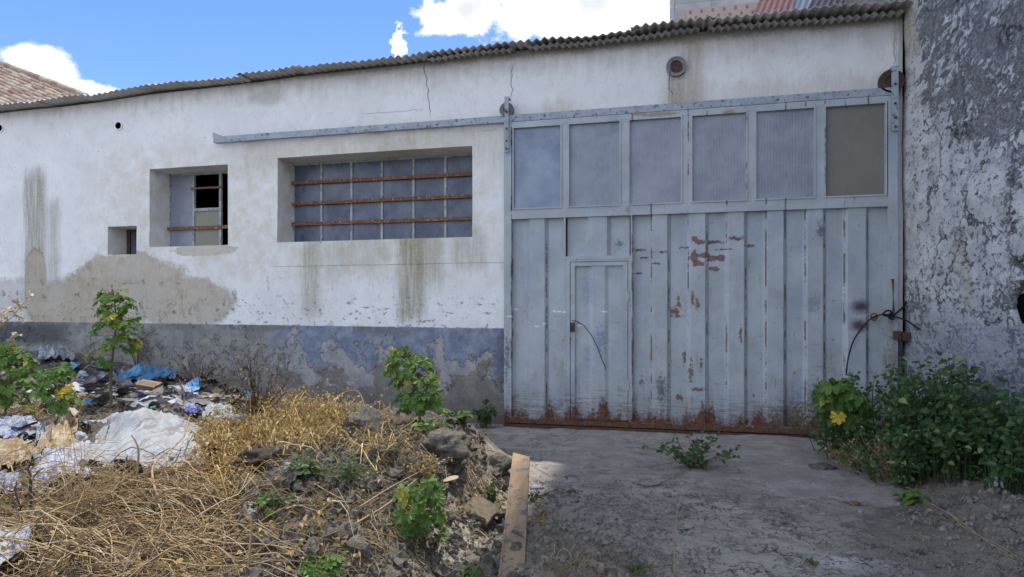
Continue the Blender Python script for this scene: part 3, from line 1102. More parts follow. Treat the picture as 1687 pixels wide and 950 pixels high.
# ================================================================ the sliding gate
GY0 = -.12
gl, gr = WX(831, GY0), WX(1478, GY0)
gate = thing('sliding_gate', ((gl + gr) / 2, -.1, 0), 'tall pale blue-grey ribbed metal gate with a row of panes and rusty foot', 'gate')
zb0, zt0 = .035, 3.905
PZ0, PZ1 = 2.775, 3.84                        # pane row
PT = 2.655                                    # top of the ribbed panels
fr = MB()
yf, yb = GY0 - .022, -.065
e1, e2 = WX(843, GY0), WX(1462, GY0)
fr.box((gl, yf, zb0), (e1, yb, zt0))
fr.box((e2, yf, zb0), (gr, yb, zt0))
fr.box((e1, yf, PZ1), (e2, yb, zt0))
fr.box((e1, yf, PT), (e2, yb, PZ0))
w0, w1 = WX(932, GY0), WX(1039, GY0)
fr.box((e1, yf + .001, zb0), (w0, yb, .115))
fr.box((w1, yf + .001, zb0), (e2, yb, .115))
fr.box((w0, yf + .001, zb0), (w1, yb, .095))
wz1 = WZ(985, 424, GY0)
fr.box((w0 - .022, yf + .002, .115), (w0, yb, PT))
fr.box((w1, yf + .002, .115), (w1 + .022, yb, PT))
fr.box((w0, yf + .002, wz1 - .02), (w1, yb, wz1 + .02))
paneX = [(845, 926), (936, 1023), (1035, 1124), (1138, 1231), (1243, 1343), (1357, 1460)]
PX = [(WX(a, GY0), WX(b, GY0)) for a, b in paneX]
for (a0, a1), (b0, b1) in zip(PX[:-1], PX[1:]):
    fr.box((a1, yf + .003, PZ0), (b0, yb, PZ1))
fr.build('frame', M_gate, gate)
for kk, (a, b) in enumerate(PX):
    mt = (M_poly, M_polyrib, M_polyrib, M_polyrib, M_polyrib, M_polybr)[kk]
    t = .017
    bd = MB()
    bd.box((a, yf - .010, PZ0), (a + t, -.10, PZ1)).box((b - t, yf - .010, PZ0), (b, -.10, PZ1))
    bd.box((a + t, yf - .010, PZ1 - t), (b - t, -.10, PZ1)).box((a + t, yf - .010, PZ0), (b - t, -.10, PZ0 + t))
    bd_o = bd.build('pane_bead', M_gate, gate)
    MB().box((a + t, -.112, PZ0 + t), (b - t, -.106, PZ1 - t)).build('pane', mt, bd_o)


def ribbed(edges, z0, z1, depth=.048, y0=GY0):
    """edges: list of (x, 'r'|'p') starts of recessed / proud flats, last is the end"""
    pts = []
    sl = .024
    for (xa, ka), (xb, kb) in zip(edges[:-1], edges[1:]):
        ya = y0 + (depth if ka == 'r' else 0)
        pts += [(xa + sl, ya), (xb - sl, ya)]
    pts[0] = (edges[0][0], pts[0][1])
    pts[-1] = (edges[-1][0], pts[-1][1])
    zz = np.linspace(z0, z1, 14)
    return MB().grid([[(x_, y_ + .006 * (float(vnoise(x_ * 3, z_ * 1.7, 4)) - .5), z_) for z_ in zz] for x_, y_ in pts])


def ed(seq):
    return [(WX(q, GY0), k_) for q, k_ in seq]


gx_ = lambda q: q
ribbed(ed([(843, 'r'), (870.5, 'p'), (900, 'r'), (931, 'r')]), .11, PT).build('ribbed_sheet', M_gate, gate)
ribbed(ed([(1041, 'r'), (1073, 'p'), (1102, 'r'), (1134, 'p'), (1165, 'r'), (1197, 'p'), (1229, 'r'), (1261, 'p'), (1294, 'r'),
           (1327, 'p'), (1359, 'r'), (1393, 'p'), (1430, 'r'), (1462, 'r')]), .11, PT).build('ribbed_sheet', M_gate, gate)
ribbed(ed([(934, 'r'), (968, 'p'), (1003, 'r'), (1037, 'r')]), wz1 + .015, PT).build('ribbed_sheet', M_gate, gate)
# wicket door
d0, d1, dz0, dz1 = WX(940, GY0), WX(1034, GY0), .105, WZ(985, 431, GY0)
wk = MB()
yk = GY0 - .008
s0, s1 = WX(947, GY0), WX(1026.5, GY0)
zt = WZ(985, 437.5, GY0)
wk.box((d0, yk, dz0), (s0, -.075, dz1)).box((s1, yk, dz0), (d1, -.075, dz1))
wk.box((s0, yk, zt), (s1, -.075, dz1)).box((s0, yk, dz0), (s1, -.075, .16))
wko = wk.build('wicket_door', M_gate, gate)
ribbed(ed([(946.5, 'r'), (973.5, 'p'), (999, 'r'), (1027, 'r')]), .15, zt + .005, .024, GY0 + .002).build('door_sheet', M_gate, wko)
MB().box((w0 + .003, -.075, .1), (w1 - .003, -.070, wz1 - .005)).build('gap_dark_plate', M_rustdark, gate)  # dark plate put behind the wicket to blacken its gaps
MB().box((w0 - .001, yf + .006, .097), (d0 - .007, -.08, wz1 - .018)).box((d1 + .007, yf + .006, .097), (w1 + .001, -.08, wz1 - .018)).box((d0 - .007, yf + .007, dz1 + .006), (d1 + .007, -.08, wz1 - .018)).build('door_casing', M_gate, gate)
x, _, z = W(944, 537, GY0)
mb = MB().box((x - .028, yk - .022, z - .07), (x + .022, yk, z + .045)).disc((x, yk - .03, z - .01), (0, 1, 0), .006, .017, .014, 12)
mb.build('lock', M_rustdark, wko)
arc = [W(942, 528, -.16), W(950, 529, -.17), W(962, 536, -.175), W(974, 551, -.17), W(985, 573, -.165), W(993, 595, -.16), W(998, 606, -.16)]
MB().tube(arc, .0055, 6).build('lock_wire', M_wire, wko)
for zz in (.5, 1.6):
    MB().tube([(d1 + .012, yk - .008, zz), (d1 + .012, yk - .008, zz + .11)], .012, 8).build('hinge', M_gate, wko)
MB().box((w0 + .01, yk - .004, .100), (w1 - .01, yk + .01, .122)).build('threshold_bar', M_rustdark, gate)


def hanger(px0, px1, py0, py1, wpx, wpy, rad, mt, mtw, dark=False):
    xa, xb = WX(px0, -.16), WX(px1, -.16)
    z1, z0 = WZ(px0, py0, -.16), WZ(px0, py1, -.16)
    m_ = MB().box((xa, -.185, z0), (xb, -.170, z1)).box((xa, -.17, z1 - .012), (xb, -.04, z1))
    h = m_.build('roller_hanger', mt, gate)
    x_, _, z_ = W(wpx, wpy, -.09)
    wm = MB().disc((x_, -.09, z_), (0, 1, 0), rad * .52, rad, .045, 32).disc((x_, -.09, z_), (0, 1, 0), 0, rad * .75, .02, 32).disc((x_, -.09, z_), (0, 1, 0), rad * .88, rad * 1.06, .05, 32)
    wm.build('wheel', mtw, h)
    xm = (xa + xb) / 2
    for f in (.06, .2, .42, .72):
        MB().disc((xm, -.192, z0 + (z1 - z0) * f), (0, 1, 0), 0, .013, .016, 8).build('bolt', M_rustdark, h)


M_wheel = simple('grey_iron_wheel', (.20, .19, .18), (.13, .12, .115), scale=30, metal=.3, rough=.6, obj_space=False)
hanger(832, 838.5, 160, 251, 835, 181, .088, M_rail, M_wheel)
hanger(1468, 1479, 110, 216, 1468, 134, .125, M_rail, M_rustdark)
# pull bar and eye on the closing side
x, _, z = W(1439, 521, GY0)
hm = MB().disc((x, -.145, z), (0, 1, 0), .022, .042, .012, 14).disc((x + .0, -.143, z - .03), (0, 1, 0), 0, .028, .012, 5)
hm.build('lock_eye', M_rust, gate)
a_ = W(1471, 460, -.17)
b_ = W(1472, 517, -.17)
mb = MB().tube([(a_[0], -.12, a_[2]), a_, b_, (b_[0], -.12, b_[2])], .013, 8)
mb.build('pull_bar', M_rustdark, gate)
# flat iron guides at the corner
for k_, (qa, qb, qy) in enumerate(((1474, 1482, 545), (1484, 1499, 547))):
    pa, pb = W(qa, qy, -.2), W(qb, qy + 14, -.2)
    MB().box((pa[0], -.26, pb[2]), (pb[0], -.10, pa[2])).build('guide_bracket', M_rustdark, gate)
# steel threshold under the gate
MB().box((gl - .0, -.17, -.04), (gr + .02, -.03, .022)).build('floor_track', M_rustdark, wh)

# cable knotted through the eye and round the pull bar
cb = [W(1394, 618, -.20), W(1397, 592, -.19), W(1404, 566, -.17), W(1414, 548, -.165), W(1427, 532, -.165), W(1439, 522, -.16), W(1452, 518, -.19), W(1462, 518, -.20), W(1471, 521, -.20)]
cb2 = [W(1471, 521, -.19), W(1466, 511, -.2), W(1457, 514, -.2), W(1456, 519, -.21), W(1470, 520, -.21), W(1482, 511, -.2), W(1490, 503, -.16), W(1496, 492, -.05)]
cb3 = [W(1471, 521, -.2), W(1480, 523, -.22), W(1494, 528, -.35), W(1507, 537, -.5), W(1517, 543, -.7)]


def smoothp(p, n=5):
    p = np.array(p, float)
    out = []
    for i_ in range(len(p) - 1):
        p0, p1, p2, p3 = p[max(i_ - 1, 0)], p[i_], p[i_ + 1], p[min(i_ + 2, len(p) - 1)]
        for t_ in np.arange(n) / n:
            out.append(.5 * ((2 * p1) + (p2 - p0) * t_ + (2 * p0 - 5 * p1 + 4 * p2 - p3) * t_ ** 2 + (3 * p1 - p0 - 3 * p2 + p3) * t_ ** 3))
    out.append(p[-1])
    return np.array(out)


mb = MB().tube(smoothp(cb), .0085, 6).tube(smoothp(cb2), .011, 6).tube(smoothp(cb3), .008, 6)
k0 = W(1468, 521, -.2)
mb.disc(k0, (0, 1, .3), 0, .032, .05, 10).disc((k0[0] + .01, k0[1], k0[2] - .02), (.3, 1, 0), 0, .025, .05, 9)
tag(mb.build('black_cable', M_black), 'black cable knotted round the pull bar at the closing edge of the gate', 'cable')
# black hose lying along the foot of the gate
hp_ = [(1205, 712), (1240, 715), (1275, 717), (1310, 722), (1345, 728), (1380, 733), (1402, 736)]
pts = []
for q in hp_:
    P, _s = g1(*q)
    pts.append((P[0], P[1], .028))
tag(MB().tube(smoothp(pts), .010, 7).build('black_hose', M_black), 'thin black hose lying on the concrete along the rusty gate foot', 'hose')

# ================================================================ neighbour wall on the right
nb = thing('neighbour_wall', (XR, -3, 0), 'tall mottled black and white mouldy plaster wall running out from the corner on the right', 'wall')
ny = np.concatenate([np.arange(-9.5, -5, .5), np.arange(-5, .001, .06)])
nzz = np.arange(-.3, 7.61, .1)
NY, NZ = np.meshgrid(ny, nzz, indexing='ij')
NX = XR + (fbm(NY * 1.2, NZ * 1.2, 4, 101) - .5) * .07 + (fbm(NY * 8, NZ * 8, 2, 102) - .5) * .012
hy, hz_ = RW(1684, 508, XR)
rr = np.sqrt(((NY - hy) / .16) ** 2 + ((NZ - hz_) / .17) ** 2) + (fbm(NY * 9, NZ * 9, 2, 3) - .5) * .5
NX = NX + .22 * sm(1.25, .85, rr)
mb = MB().grid(np.stack([NX, NY, NZ], -1))
ya, yb_ = ny[0], 10.0
mb.add([(XR, 0, 4.2), (XR, yb_, 4.2), (XR, yb_, 7.6), (XR, 0, 7.6), (XR + .35, ya, 7.6), (XR + .35, yb_, 7.6), (XR + .35, yb_, -.3), (XR + .35, ya, -.3), (XR, ya, 7.6), (XR, ya, -.3), (XR, yb_, 7.6)],
       [np.array([(0, 1, 2, 3), (4, 5, 6, 7), (8, 4, 7, 9), (8, 10, 5, 4)])])
mb.build('wall', M_right, nb)
mb = MB()
HC = [(XR + .045, hy + (.17 + .03 * math.sin(3 * a)) * math.cos(a), hz_ + (.15 + .03 * math.cos(2 * a)) * math.sin(a)) for a in np.arange(14) * 2 * math.pi / 14]
mb.add([(XR + .045, hy, hz_)] + HC, np.array([(0, i + 1, (i + 1) % 14 + 1) for i in range(14)]))
mb.build('hole_shade', M_dark, nb)  # black disc across the hollow paints in its shade

# ================================================================ buildings behind
def block_wall_mat():
    m, g = mat('grey_block_and_render')
    p = g.pos()
    X, Y, Z = g.sep(p)
    n = g.noise(3, 6, .65, p)
    col = g.mix(g.mr(n, .35, .65), (.40, .39, .38), (.31, .30, .30))
    b = g.node('ShaderNodeTexBrick')
    g.put(b.inputs['Vector'], g.comb(X, Z, 0))
    b.inputs['Scale'].default_value = 1
    b.inputs['Brick Width'].default_value = .9
    b.inputs['Row Height'].default_value = .32
    b.inputs['Mortar Size'].default_value = .012
    col = g.mix(S(g, b.outputs['Fac']) * .5, col, (.2, .2, .2))
    g.out(g.bsdf(col, .95, .1, normal=g.bump(n, .02, .5)))
    return m


BY = 5.2
bx0, bz0 = W(1112, 0, BY)[0], 0
tb = thing('apartment_block', (bx0 + 3, BY, 0), 'tall bare grey block building rising behind the right end of the workshop roof', 'building')
TH = 31.5  # unseen upper height stretched so the block's shadow covers the yard
mb = MB().box((bx0, BY, 0), (bx0 + 7.5, BY + 6, TH))
M_block = block_wall_mat()
mb.build('wall', M_block, tb)
MB().box((bx0 - .10, BY + .1, 0), (bx0 - .004, BY + .5, TH)).build('corner_pipe', simple('pale_downpipe', (.5, .5, .52)), tb)
M_vent = simple('shaded_vent_brick', (.14, .12, .11), (.24, .21, .19), scale=60, obj_space=False, bump=0)  # grey stands in for the shade in the small brick holes
M_brick = simple('pinkish_hollow_brick', (.42, .31, .26), (.36, .28, .24), scale=3)
u0 = W(1130, 30, BY)
u1 = W(1245, 12, BY)
zr0 = W(1180, 17, BY)[2]
row = MB().box((u0[0], BY - .03, zr0 - .6), (W(1262, 20, BY)[0], BY - .003, zr0 + .07)).build('brick_course', M_brick, tb)
for zz, off in ((zr0, 0), (W(1180, 27, BY)[2], .5)):
    for k in range(8):
        xx = u0[0] + .06 + (k + off) * .215
        MB().box((xx, BY - .034, zz - .030), (xx + .05, BY - .031, zz + .036)).build('vent_brick', M_vent, row)


def sheet_between(pa, pb, pc, Yn, Yf, per, amp, mt, name, parent):
    """corrugated sheet whose near edge runs pa -> pb and far edge starts at pc"""
    A, B, D2 = [np.array(W(*q)) for q in (pa + (Yn,), pb + (Yn,), pc + (Yf,))]
    u, v = B - A, D2 - A
    L = np.linalg.norm(u)
    n = max(8, int(L / per * 8))
    nn = np.cross(u, v)
    nn /= np.linalg.norm(nn)
    P = [[A + u * s_ + v * t_ + nn * amp * math.cos(2 * math.pi * s_ * L / per) for t_ in (0, .5, 1)] for s_ in np.linspace(0, 1, n)]
    MB().grid(P).build(name, mt, parent, smooth=True)


shp = W(1300, 40, 2.5)
sh = thing('lean_to_roof', (shp[0], 3.0, 4.6), 'faded red and grey corrugated lean-to roofing stacked behind the warehouse eaves', 'roof')
sheet_between((1238, 32), (1302, 26), (1262, -22), 2.2, 3.4, .09, .022, simple('faded_red_sheet', (.50, .27, .24), (.38, .21, .19), scale=4, c3=(.3, .2, .18)), 'red_sheet', sh)
sheet_between((1296, 27), (1330, 24), (1318, -22), 2.15, 3.4, .09, .020, simple('pale_blue_sheet', (.40, .47, .52), (.35, .40, .45), scale=4), 'pale_sheet', sh)
sheet_between((1326, 24), (1492, 8), (1352, -24), 2.1, 3.4, .09, .026, simple('dull_grey_sheet', (.30, .29, .30), (.20, .19, .20), scale=4), 'grey_sheet', sh)
mb = MB()
q0 = W(1238, 34, 2.2)
mb.box((q0[0] + .05, 2.3, 4.0), (XR - .02, 2.45, q0[2] - .25))
mb.build('support_wall', M_block, sh)

# tiled house at the left
th = thing('tiled_house', (-14.2, 14, 0), 'house behind the left end of the workshop with a brown clay tile roof', 'house')
A = np.array(W(128, 157, 11.0))
B = np.array(W(-120, 62, 11.9))
u = A - B                                     # down the hip
L = np.linalg.norm(u)
u /= L
side = np.array([-.55, -.75, -.30])
side -= u * side.dot(u)
side /= np.linalg.norm(side)
nrm = np.cross(u, side)
if nrm[2] < 0:
    nrm = -nrm
m_tile, g = mat('clay_tiles')
cl = g.mix(g.mr(g.island(), 0, 1), (.25, .165, .125), (.42, .35, .275))
cl = g.mix(g.mr(g.noise(9, 5, .6, g.pos()), .45, .65) * .5, cl, (.24, .19, .15))
g.out(g.bsdf(cl, .9, .15))
mb = MB()
tile = []
na = 6
for e in (0, 1):
    for a in range(na + 1):
        an = math.pi * a / na
        r_ = .10 - .018 * e
        tile.append((e * .46, r_ * math.cos(an), r_ * math.sin(an)))
tf = [(a, a + 1, na + 2 + a, na + 1 + a) for a in range(na)]
mats = []
for row in range(34):
    nt_ = int(L / .36) + 2
    for k in range(nt_):
        o_ = B + u * (k * .36 + .12 * (row % 2) + random.uniform(-.02, .02)) + side * (row * .205 + random.uniform(-.015, .015)) + nrm * (.02 * (k % 2) + random.uniform(0, .012))
        mm = np.eye(4)
        mm[:3, 0], mm[:3, 1], mm[:3, 2] = u, side, nrm + u * .07
        mm[:3, 3] = o_
        mats.append(mm)
mb.inst(tile, tf, mats)
mb.build('roof', m_tile, th)
c0, c1_, c2_, c3_ = B - nrm * .03, A + u * .4 - nrm * .03, A + u * .4 + side * 7 - nrm * .03, B + side * 7 - nrm * .03
MB().add([c0, c1_, c2_, c3_, c0 - [0, 0, .15], c1_ - [0, 0, .15], c2_ - [0, 0, .15], c3_ - [0, 0, .15]],
         np.array([(0, 1, 2, 3), (7, 6, 5, 4), (0, 4, 5, 1), (1, 5, 6, 2), (2, 6, 7, 3), (3, 7, 4, 0)])).build('roof_deck', simple('dark_roof_boards', (.10, .08, .065)), th)
mats = []
for k in range(int(L / .34) + 1):
    mm = np.eye(4)
    mm[:3, 0], mm[:3, 1], mm[:3, 2] = u, side * 1.25, nrm * 1.25
    mm[:3, 3] = B + u * (k * .34) - side * .05 + nrm * .07
    mats.append(mm)
MB().inst(tile, tf, mats).build('ridge_tiles', m_tile, th)
MB().box((-24, 11.5, 0), (-13.5, 18, min(A[2], 5.5) - .6)).build('wall', simple('cream_house_wall', (.5, .45, .36)), th)
# ================================================================ plants
def leaf_mat(name, c1, c2, c3=None, tr=.35):
    m, g = mat(name)
    r_ = g.island()
    n = g.noise(14, 4, .6, g.pos())
    col = g.mix(r_, c1, c2)
    col = g.mix(g.mr(n, .4, .65) * .4, col, tuple(q * .7 for q in c1))
    if c3:
        col = g.mix(g.mr(r_, .90, .95), col, c3)
    b = g.bsdf(col, .55, .35)
    t = g.node('ShaderNodeBsdfTranslucent')
    g.put(t.inputs[0], g.mix(.5, col, (.20, .30, .03)))
    mixs = g.node('ShaderNodeMixShader')
    mixs.inputs[0].default_value = tr
    g.nt.links.new(b.outputs[0], mixs.inputs[1])
    g.nt.links.new(t.outputs[0], mixs.inputs[2])
    g.out(mixs)
    return m


M_mallow = leaf_mat('mallow_leaf', (.085, .175, .035), (.17, .27, .07), (.34, .34, .07))
M_bush = leaf_mat('nettle_leaf', (.030, .075, .024), (.085, .150, .045), (.22, .26, .09), .28)
M_greyweed = leaf_mat('greyish_weed_leaf', (.07, .12, .05), (.13, .17, .09), (.20, .12, .09))
M_yellow = leaf_mat('yellowed_leaf', (.62, .42, .05), (.70, .52, .08), tr=.3)
M_stem = simple('green_brown_stem', (.16, .14, .07), (.10, .085, .045), scale=12, bump=.002)
M_green = simple('dark_green_stem', (.05, .075, .03), scale=12, bump=0)
M_stemdry = simple('dry_stalk', (.42, .31, .16), (.30, .21, .11), scale=12, bump=0)
M_twig = simple('dark_twig', (.10, .075, .055), (.06, .045, .035), scale=12, bump=0)
M_dryleaf = leaf_mat('curled_dry_leaf', (.46, .31, .13), (.26, .165, .08), (.60, .46, .24), .2)


def straw_mat(name, a, b, c):
    m, g = mat(name)
    r_ = g.island()
    col = g.mix(r_, a, b)
    col = g.mix(g.mr(r_, .70, .9), col, c)
    g.out(g.bsdf(col, .75, .25))
    return m


M_straw = straw_mat('dry_straw', (.40, .29, .155), (.22, .155, .085), (.54, .45, .29))
M_strawg = straw_mat('golden_dry_weed', (.60, .41, .16), (.40, .26, .10), (.72, .55, .26))
M_strawd = straw_mat('brown_dead_weed', (.17, .12, .07), (.10, .07, .045), (.28, .21, .13))


def palmate(lobes=7, seed=0):
    """a lobed mallow leaf lying in XY, stalk at the origin, about 1 across"""
    rr = random.Random(seed)
    v, ang0 = [(0, 0, 0)], R(-145)
    for k in range(lobes):
        a = ang0 + (k + .5) * R(290) / lobes
        w = R(290) / lobes
        l_ = .52 * (1.0 - .22 * abs(k - (lobes - 1) / 2) / lobes * 2) * rr.uniform(.9, 1.1)
        for da, q, z in ((-.48, .76, .05), (-.26, .95, -.02), (-.10, .90, -.03), (0, 1.06, -.06), (.12, .90, -.03), (.26, .93, -.02)):
            v.append((l_ * q * math.sin(a + da * w), l_ * q * math.cos(a + da * w), z + .05 * math.cos(a * 2 + seed) + rr.uniform(-.02, .02)))
    a = ang0 + R(290)
    v.append((.3 * math.sin(a), .3 * math.cos(a), .04))
    n = len(v)
    f = [(0, i, i + 1) for i in range(1, n - 1)]
    v = np.array(v)
    v[:, 2] += -.35 * (v[:, 0] ** 2 + v[:, 1] ** 2)
    return v, np.array(f)


PAL = [palmate(7, 1), palmate(5, 2), palmate(7, 3)]


def ovate(w=.55, fold=.12, teeth=True):
    v = [(0, 0, 0)]
    prof = ((.12, .5), (.3, 1.0), (.38, .86), (.55, .92), (.62, .72), (.8, .5), (1.0, 0)) if teeth else ((.2, .7), (.5, 1), (.8, .6), (1, 0))
    L_ = [(-w / 2 * q, y, fold * q) for y, q in prof]
    R_ = [(w / 2 * q, y, fold * q) for y, q in prof[:-1]]
    mid = [(0, y, 0) for y, q in prof]
    v = [(0, 0, 0)] + mid
    v[-1] = (0, 1, -.08)
    n = len(mid)
    v += [(x, y, z) for x, y, z in L_[:-1]] + R_
    f = []
    for side_ in (0, 1):
        o_ = n + 1 + side_ * (n - 1)
        f.append((0, 1, o_))
        for k in range(n - 2):
            f += [(k + 1, k + 2, o_ + k + 1), (k + 1, o_ + k + 1, o_ + k)]
        f.append((n - 1, n, o_ + n - 2))
    v = np.array(v, float)
    v[:, 2] -= .15 * v[:, 1] ** 2
    return v, np.array(f)


OV = ovate(.74)
OVN = ovate(.34, .06)


def frame_mat(pos_, nrm_, fwd, s_):
    n_ = np.array(nrm_, float)
    n_ /= np.linalg.norm(n_) + 1e-9
    f_ = np.array(fwd, float)
    f_ = f_ - n_ * f_.dot(n_)
    f_ /= np.linalg.norm(f_) + 1e-9
    m_ = np.eye(4)
    m_[:3, 0], m_[:3, 1], m_[:3, 2] = np.cross(f_, n_) * s_, f_ * s_, n_ * s_
    m_[:3, 3] = pos_
    return m_


def mallow(base, height, spread, nleaf, label, leaf=.085, lean=(0, 0), lo=.35, seed=1, group='mallow plants', yellow=(), name='mallow_plant', rad=.009, top=1.0):
    rr = np.random.default_rng(seed)
    b = np.array(base, float)
    t = thing(name, tuple(b), label, 'plant', group)
    n = 9
    zz = np.linspace(0, 1, n)
    st = np.stack([b[0] + lean[0] * zz ** 1.4 + .02 * np.sin(zz * 6 + seed) * spread / .2, b[1] + lean[1] * zz ** 1.4 + .015 * np.cos(zz * 5 + seed), b[2] - .03 + (height + .0) * zz], -1)
    sm_ = MB().tube(st, rad * (1.15 - .75 * zz), 7)
    lf, ml, my = MB(), [], []

    def on(q):
        q = min(max(q, 0), 1) * (n - 1)
        i_ = min(int(q), n - 2)
        return st[i_] + (st[i_ + 1] - st[i_]) * (q - i_)

    nleaf = int(nleaf * 1.35)
    for k in range(nleaf):
        q = lo + (1 - lo) * (1 - (1 - rr.random()) ** 1.0) ** top
        a = k * 2.39996 + rr.uniform(-.4, .4)
        P0 = on(q)
        rch = spread * (.35 + .65 * math.sqrt(rr.random())) * (1.0 - .45 * max(0, q - .75) / .25)
        d = np.array([math.cos(a), math.sin(a), 0])
        P1 = P0 + d * rch + np.array([0, 0, rr.uniform(-.25, .5) * rch])
        sm_.tube([P0, (P0 + P1) / 2 + [0, 0, .25 * rch], P1], .0022, 4, False)
        nr = d * rr.uniform(.1, 1.1) + np.array([0, -.25, 1.0 * rr.uniform(.25, 1.2)]) + rr.normal(0, .25, 3)
        ml.append((k, frame_mat(P1, nr, d + [0, 0, -.5], leaf * 1.4 * rr.uniform(.6, 1.15))))
    for j in range(3):
        mats_ = [m_ for k, m_ in ml if k % 3 == j]
        if mats_:
            lf.inst(*PAL[j], mats_)
    sm_.build('stem', M_stem, t)
    lf.build('foliage', M_mallow, t)
    for (px, py, sz) in yellow:
        d = ray(px, py)
        tt = (b[1] - .06 - CAMY) / d[1]
        P = np.array([d[0] * tt, b[1] - .06, CAMH + d[2] * tt])
        MB().inst(*PAL[0], [frame_mat(P, (rr.uniform(-.3, .3), -1, .35), (.1, 0, -1), sz)]).build('yellow_leaf', M_yellow, t)
    return t


def at_depth(px, py, dep):
    d = ray(px, py)
    return np.array([d[0] * dep / F, CAMY + d[1] * dep / F, CAMH + d[2] * dep / F])


def mallow_px(px, pyb, pyt, w_px, nleaf, label, base_z=None, **kw):
    P, s_ = g1(px, pyb)
    return mallow(P, (pyb - pyt) / s_, w_px / s_ / 2, nleaf, label, **kw)


mallow_px(186, 668, 478, 70, 66, 'tall single-stemmed mallow with one yellow leaf growing from the litter by the wall', lo=.40, seed=3,
          yellow=((195, 532, .095), (174, 546, .06), (170, 572, .06), (160, 584, .05)), leaf=.10, rad=.013, top=.7)
mallow_px(12, 690, 566, 80, 56, 'broad pale green mallow cut by the left edge of the photo', lo=.2, seed=4, leaf=.10, yellow=((40, 598, .07),))
mallow_px(93, 712, 600, 56, 34, 'low mallow with a large deep yellow leaf beside the leftmost one', lo=.5, seed=5, leaf=.095, yellow=((97, 645, .12), (113, 636, .08)), rad=.010)
mallow_px(690, 700, 572, 84, 72, 'bushy fresh green mallow standing behind the earth heap in front of the blue dado', lo=.22, seed=6, leaf=.095, lean=(-.12, .05), yellow=((672, 630, .06), (677, 672, .045)), rad=.011)
mallow_px(728, 712, 684, 28, 7, 'small mallow seedling between the bushy mallow and the gate', lo=.3, seed=7, leaf=.065)
mallow_px(690, 900, 790, 90, 62, 'leafy mallow growing out of the earth heap left of the wooden plank', lo=.15, seed=8, leaf=.075, yellow=((668, 818, .045), (655, 842, .035)), rad=.006)
mallow_px(520, 965, 918, 62, 18, 'bright green mallow seedling at the bottom edge, leftmost of two there', lo=.4, seed=9, leaf=.060, rad=.004)
mallow_px(771, 962, 930, 38, 12, 'tiny bright mallow seedling at the bottom edge beside the plank foot', lo=.4, seed=10, leaf=.045, rad=.003)
mallow_px(288, 612, 590, 26, 9, 'small mallow tuft against the wall right of the blue tarpaulin', lo=.3, seed=12, leaf=.10)
mallow_px(440, 850, 815, 60, 14, 'low reddish-green mallow rosette lying among the straw on the heap', lo=.2, seed=13, leaf=.05, rad=.003)
# lit mallow leaning out of the bush by the gate
Pb = at_depth(1425, 760, 6.2)
Pb[2] = float(hg(Pb[0], Pb[1]))
Pt = at_depth(1372, 640, 5.9)
t = mallow(Pb, Pt[2] - Pb[2] + .05, .20, 46, 'pale green mallow with a bright yellow leaf leaning out of the bush beside the gate',
           lo=.62, seed=14, leaf=.17, lean=(Pt[0] - Pb[0], Pt[1] - Pb[1]), rad=.012)
P = at_depth(1380, 684, 5.75)
MB().inst(*PAL[0], [frame_mat(P, (-.1, -1, .4), (.1, 0, -1), .16)]).build('yellow_leaf', M_yellow, t)


def weed(px, py, w_px, h_px, nst, nlf, label, name='leafy_weed', mt=None, leaf=.035, seed=1, lean=0.0, shape=OV, group=None, cat='plant', droop=.3, stemmat=None):
    """many thin stems fanning from one root, small leaves all along"""
    rr = np.random.default_rng(seed)
    P, s_ = g1(px, py)
    w_, h_ = w_px / s_ / 2, h_px / s_
    t = thing(name, tuple(P), label, cat, group)
    sm_, ml = MB(), []
    for k in range(nst):
        a = rr.uniform(0, 2 * math.pi)
        q = math.sqrt(rr.random())
        tip = P + np.array([math.cos(a) * w_ * q + lean * w_, math.sin(a) * w_ * q * .7, h_ * (1 - .45 * q) * rr.uniform(.55, 1.05)])
        mid = P + (tip - P) * .5 + np.array([0, 0, h_ * droop * .5])
        pts = smoothp([P + [0, 0, -.01], mid, tip], 4)
        sm_.tube(pts, np.linspace(.0035, .0012, len(pts)), 4, False)
        m_ = int(nlf / nst)
        for j in range(m_):
            u_ = rr.uniform(.2, 1.02)
            i_ = min(int(u_ * (len(pts) - 1)), len(pts) - 2)
            Q = pts[i_] + (pts[i_ + 1] - pts[i_]) * (u_ * (len(pts) - 1) - i_)
            aa = rr.uniform(0, 2 * math.pi)
            d = np.array([math.cos(aa), math.sin(aa), rr.uniform(-.3, .7)])
            ml.append(frame_mat(Q + d * .008, np.array([0, -.2, 1]) + rr.normal(0, .5, 3), d, leaf * rr.uniform(.5, 1.25)))
    sm_.build('stem', stemmat or M_stem, t)
    MB().inst(*shape, ml).build('foliage', mt or M_bush, t)
    return t


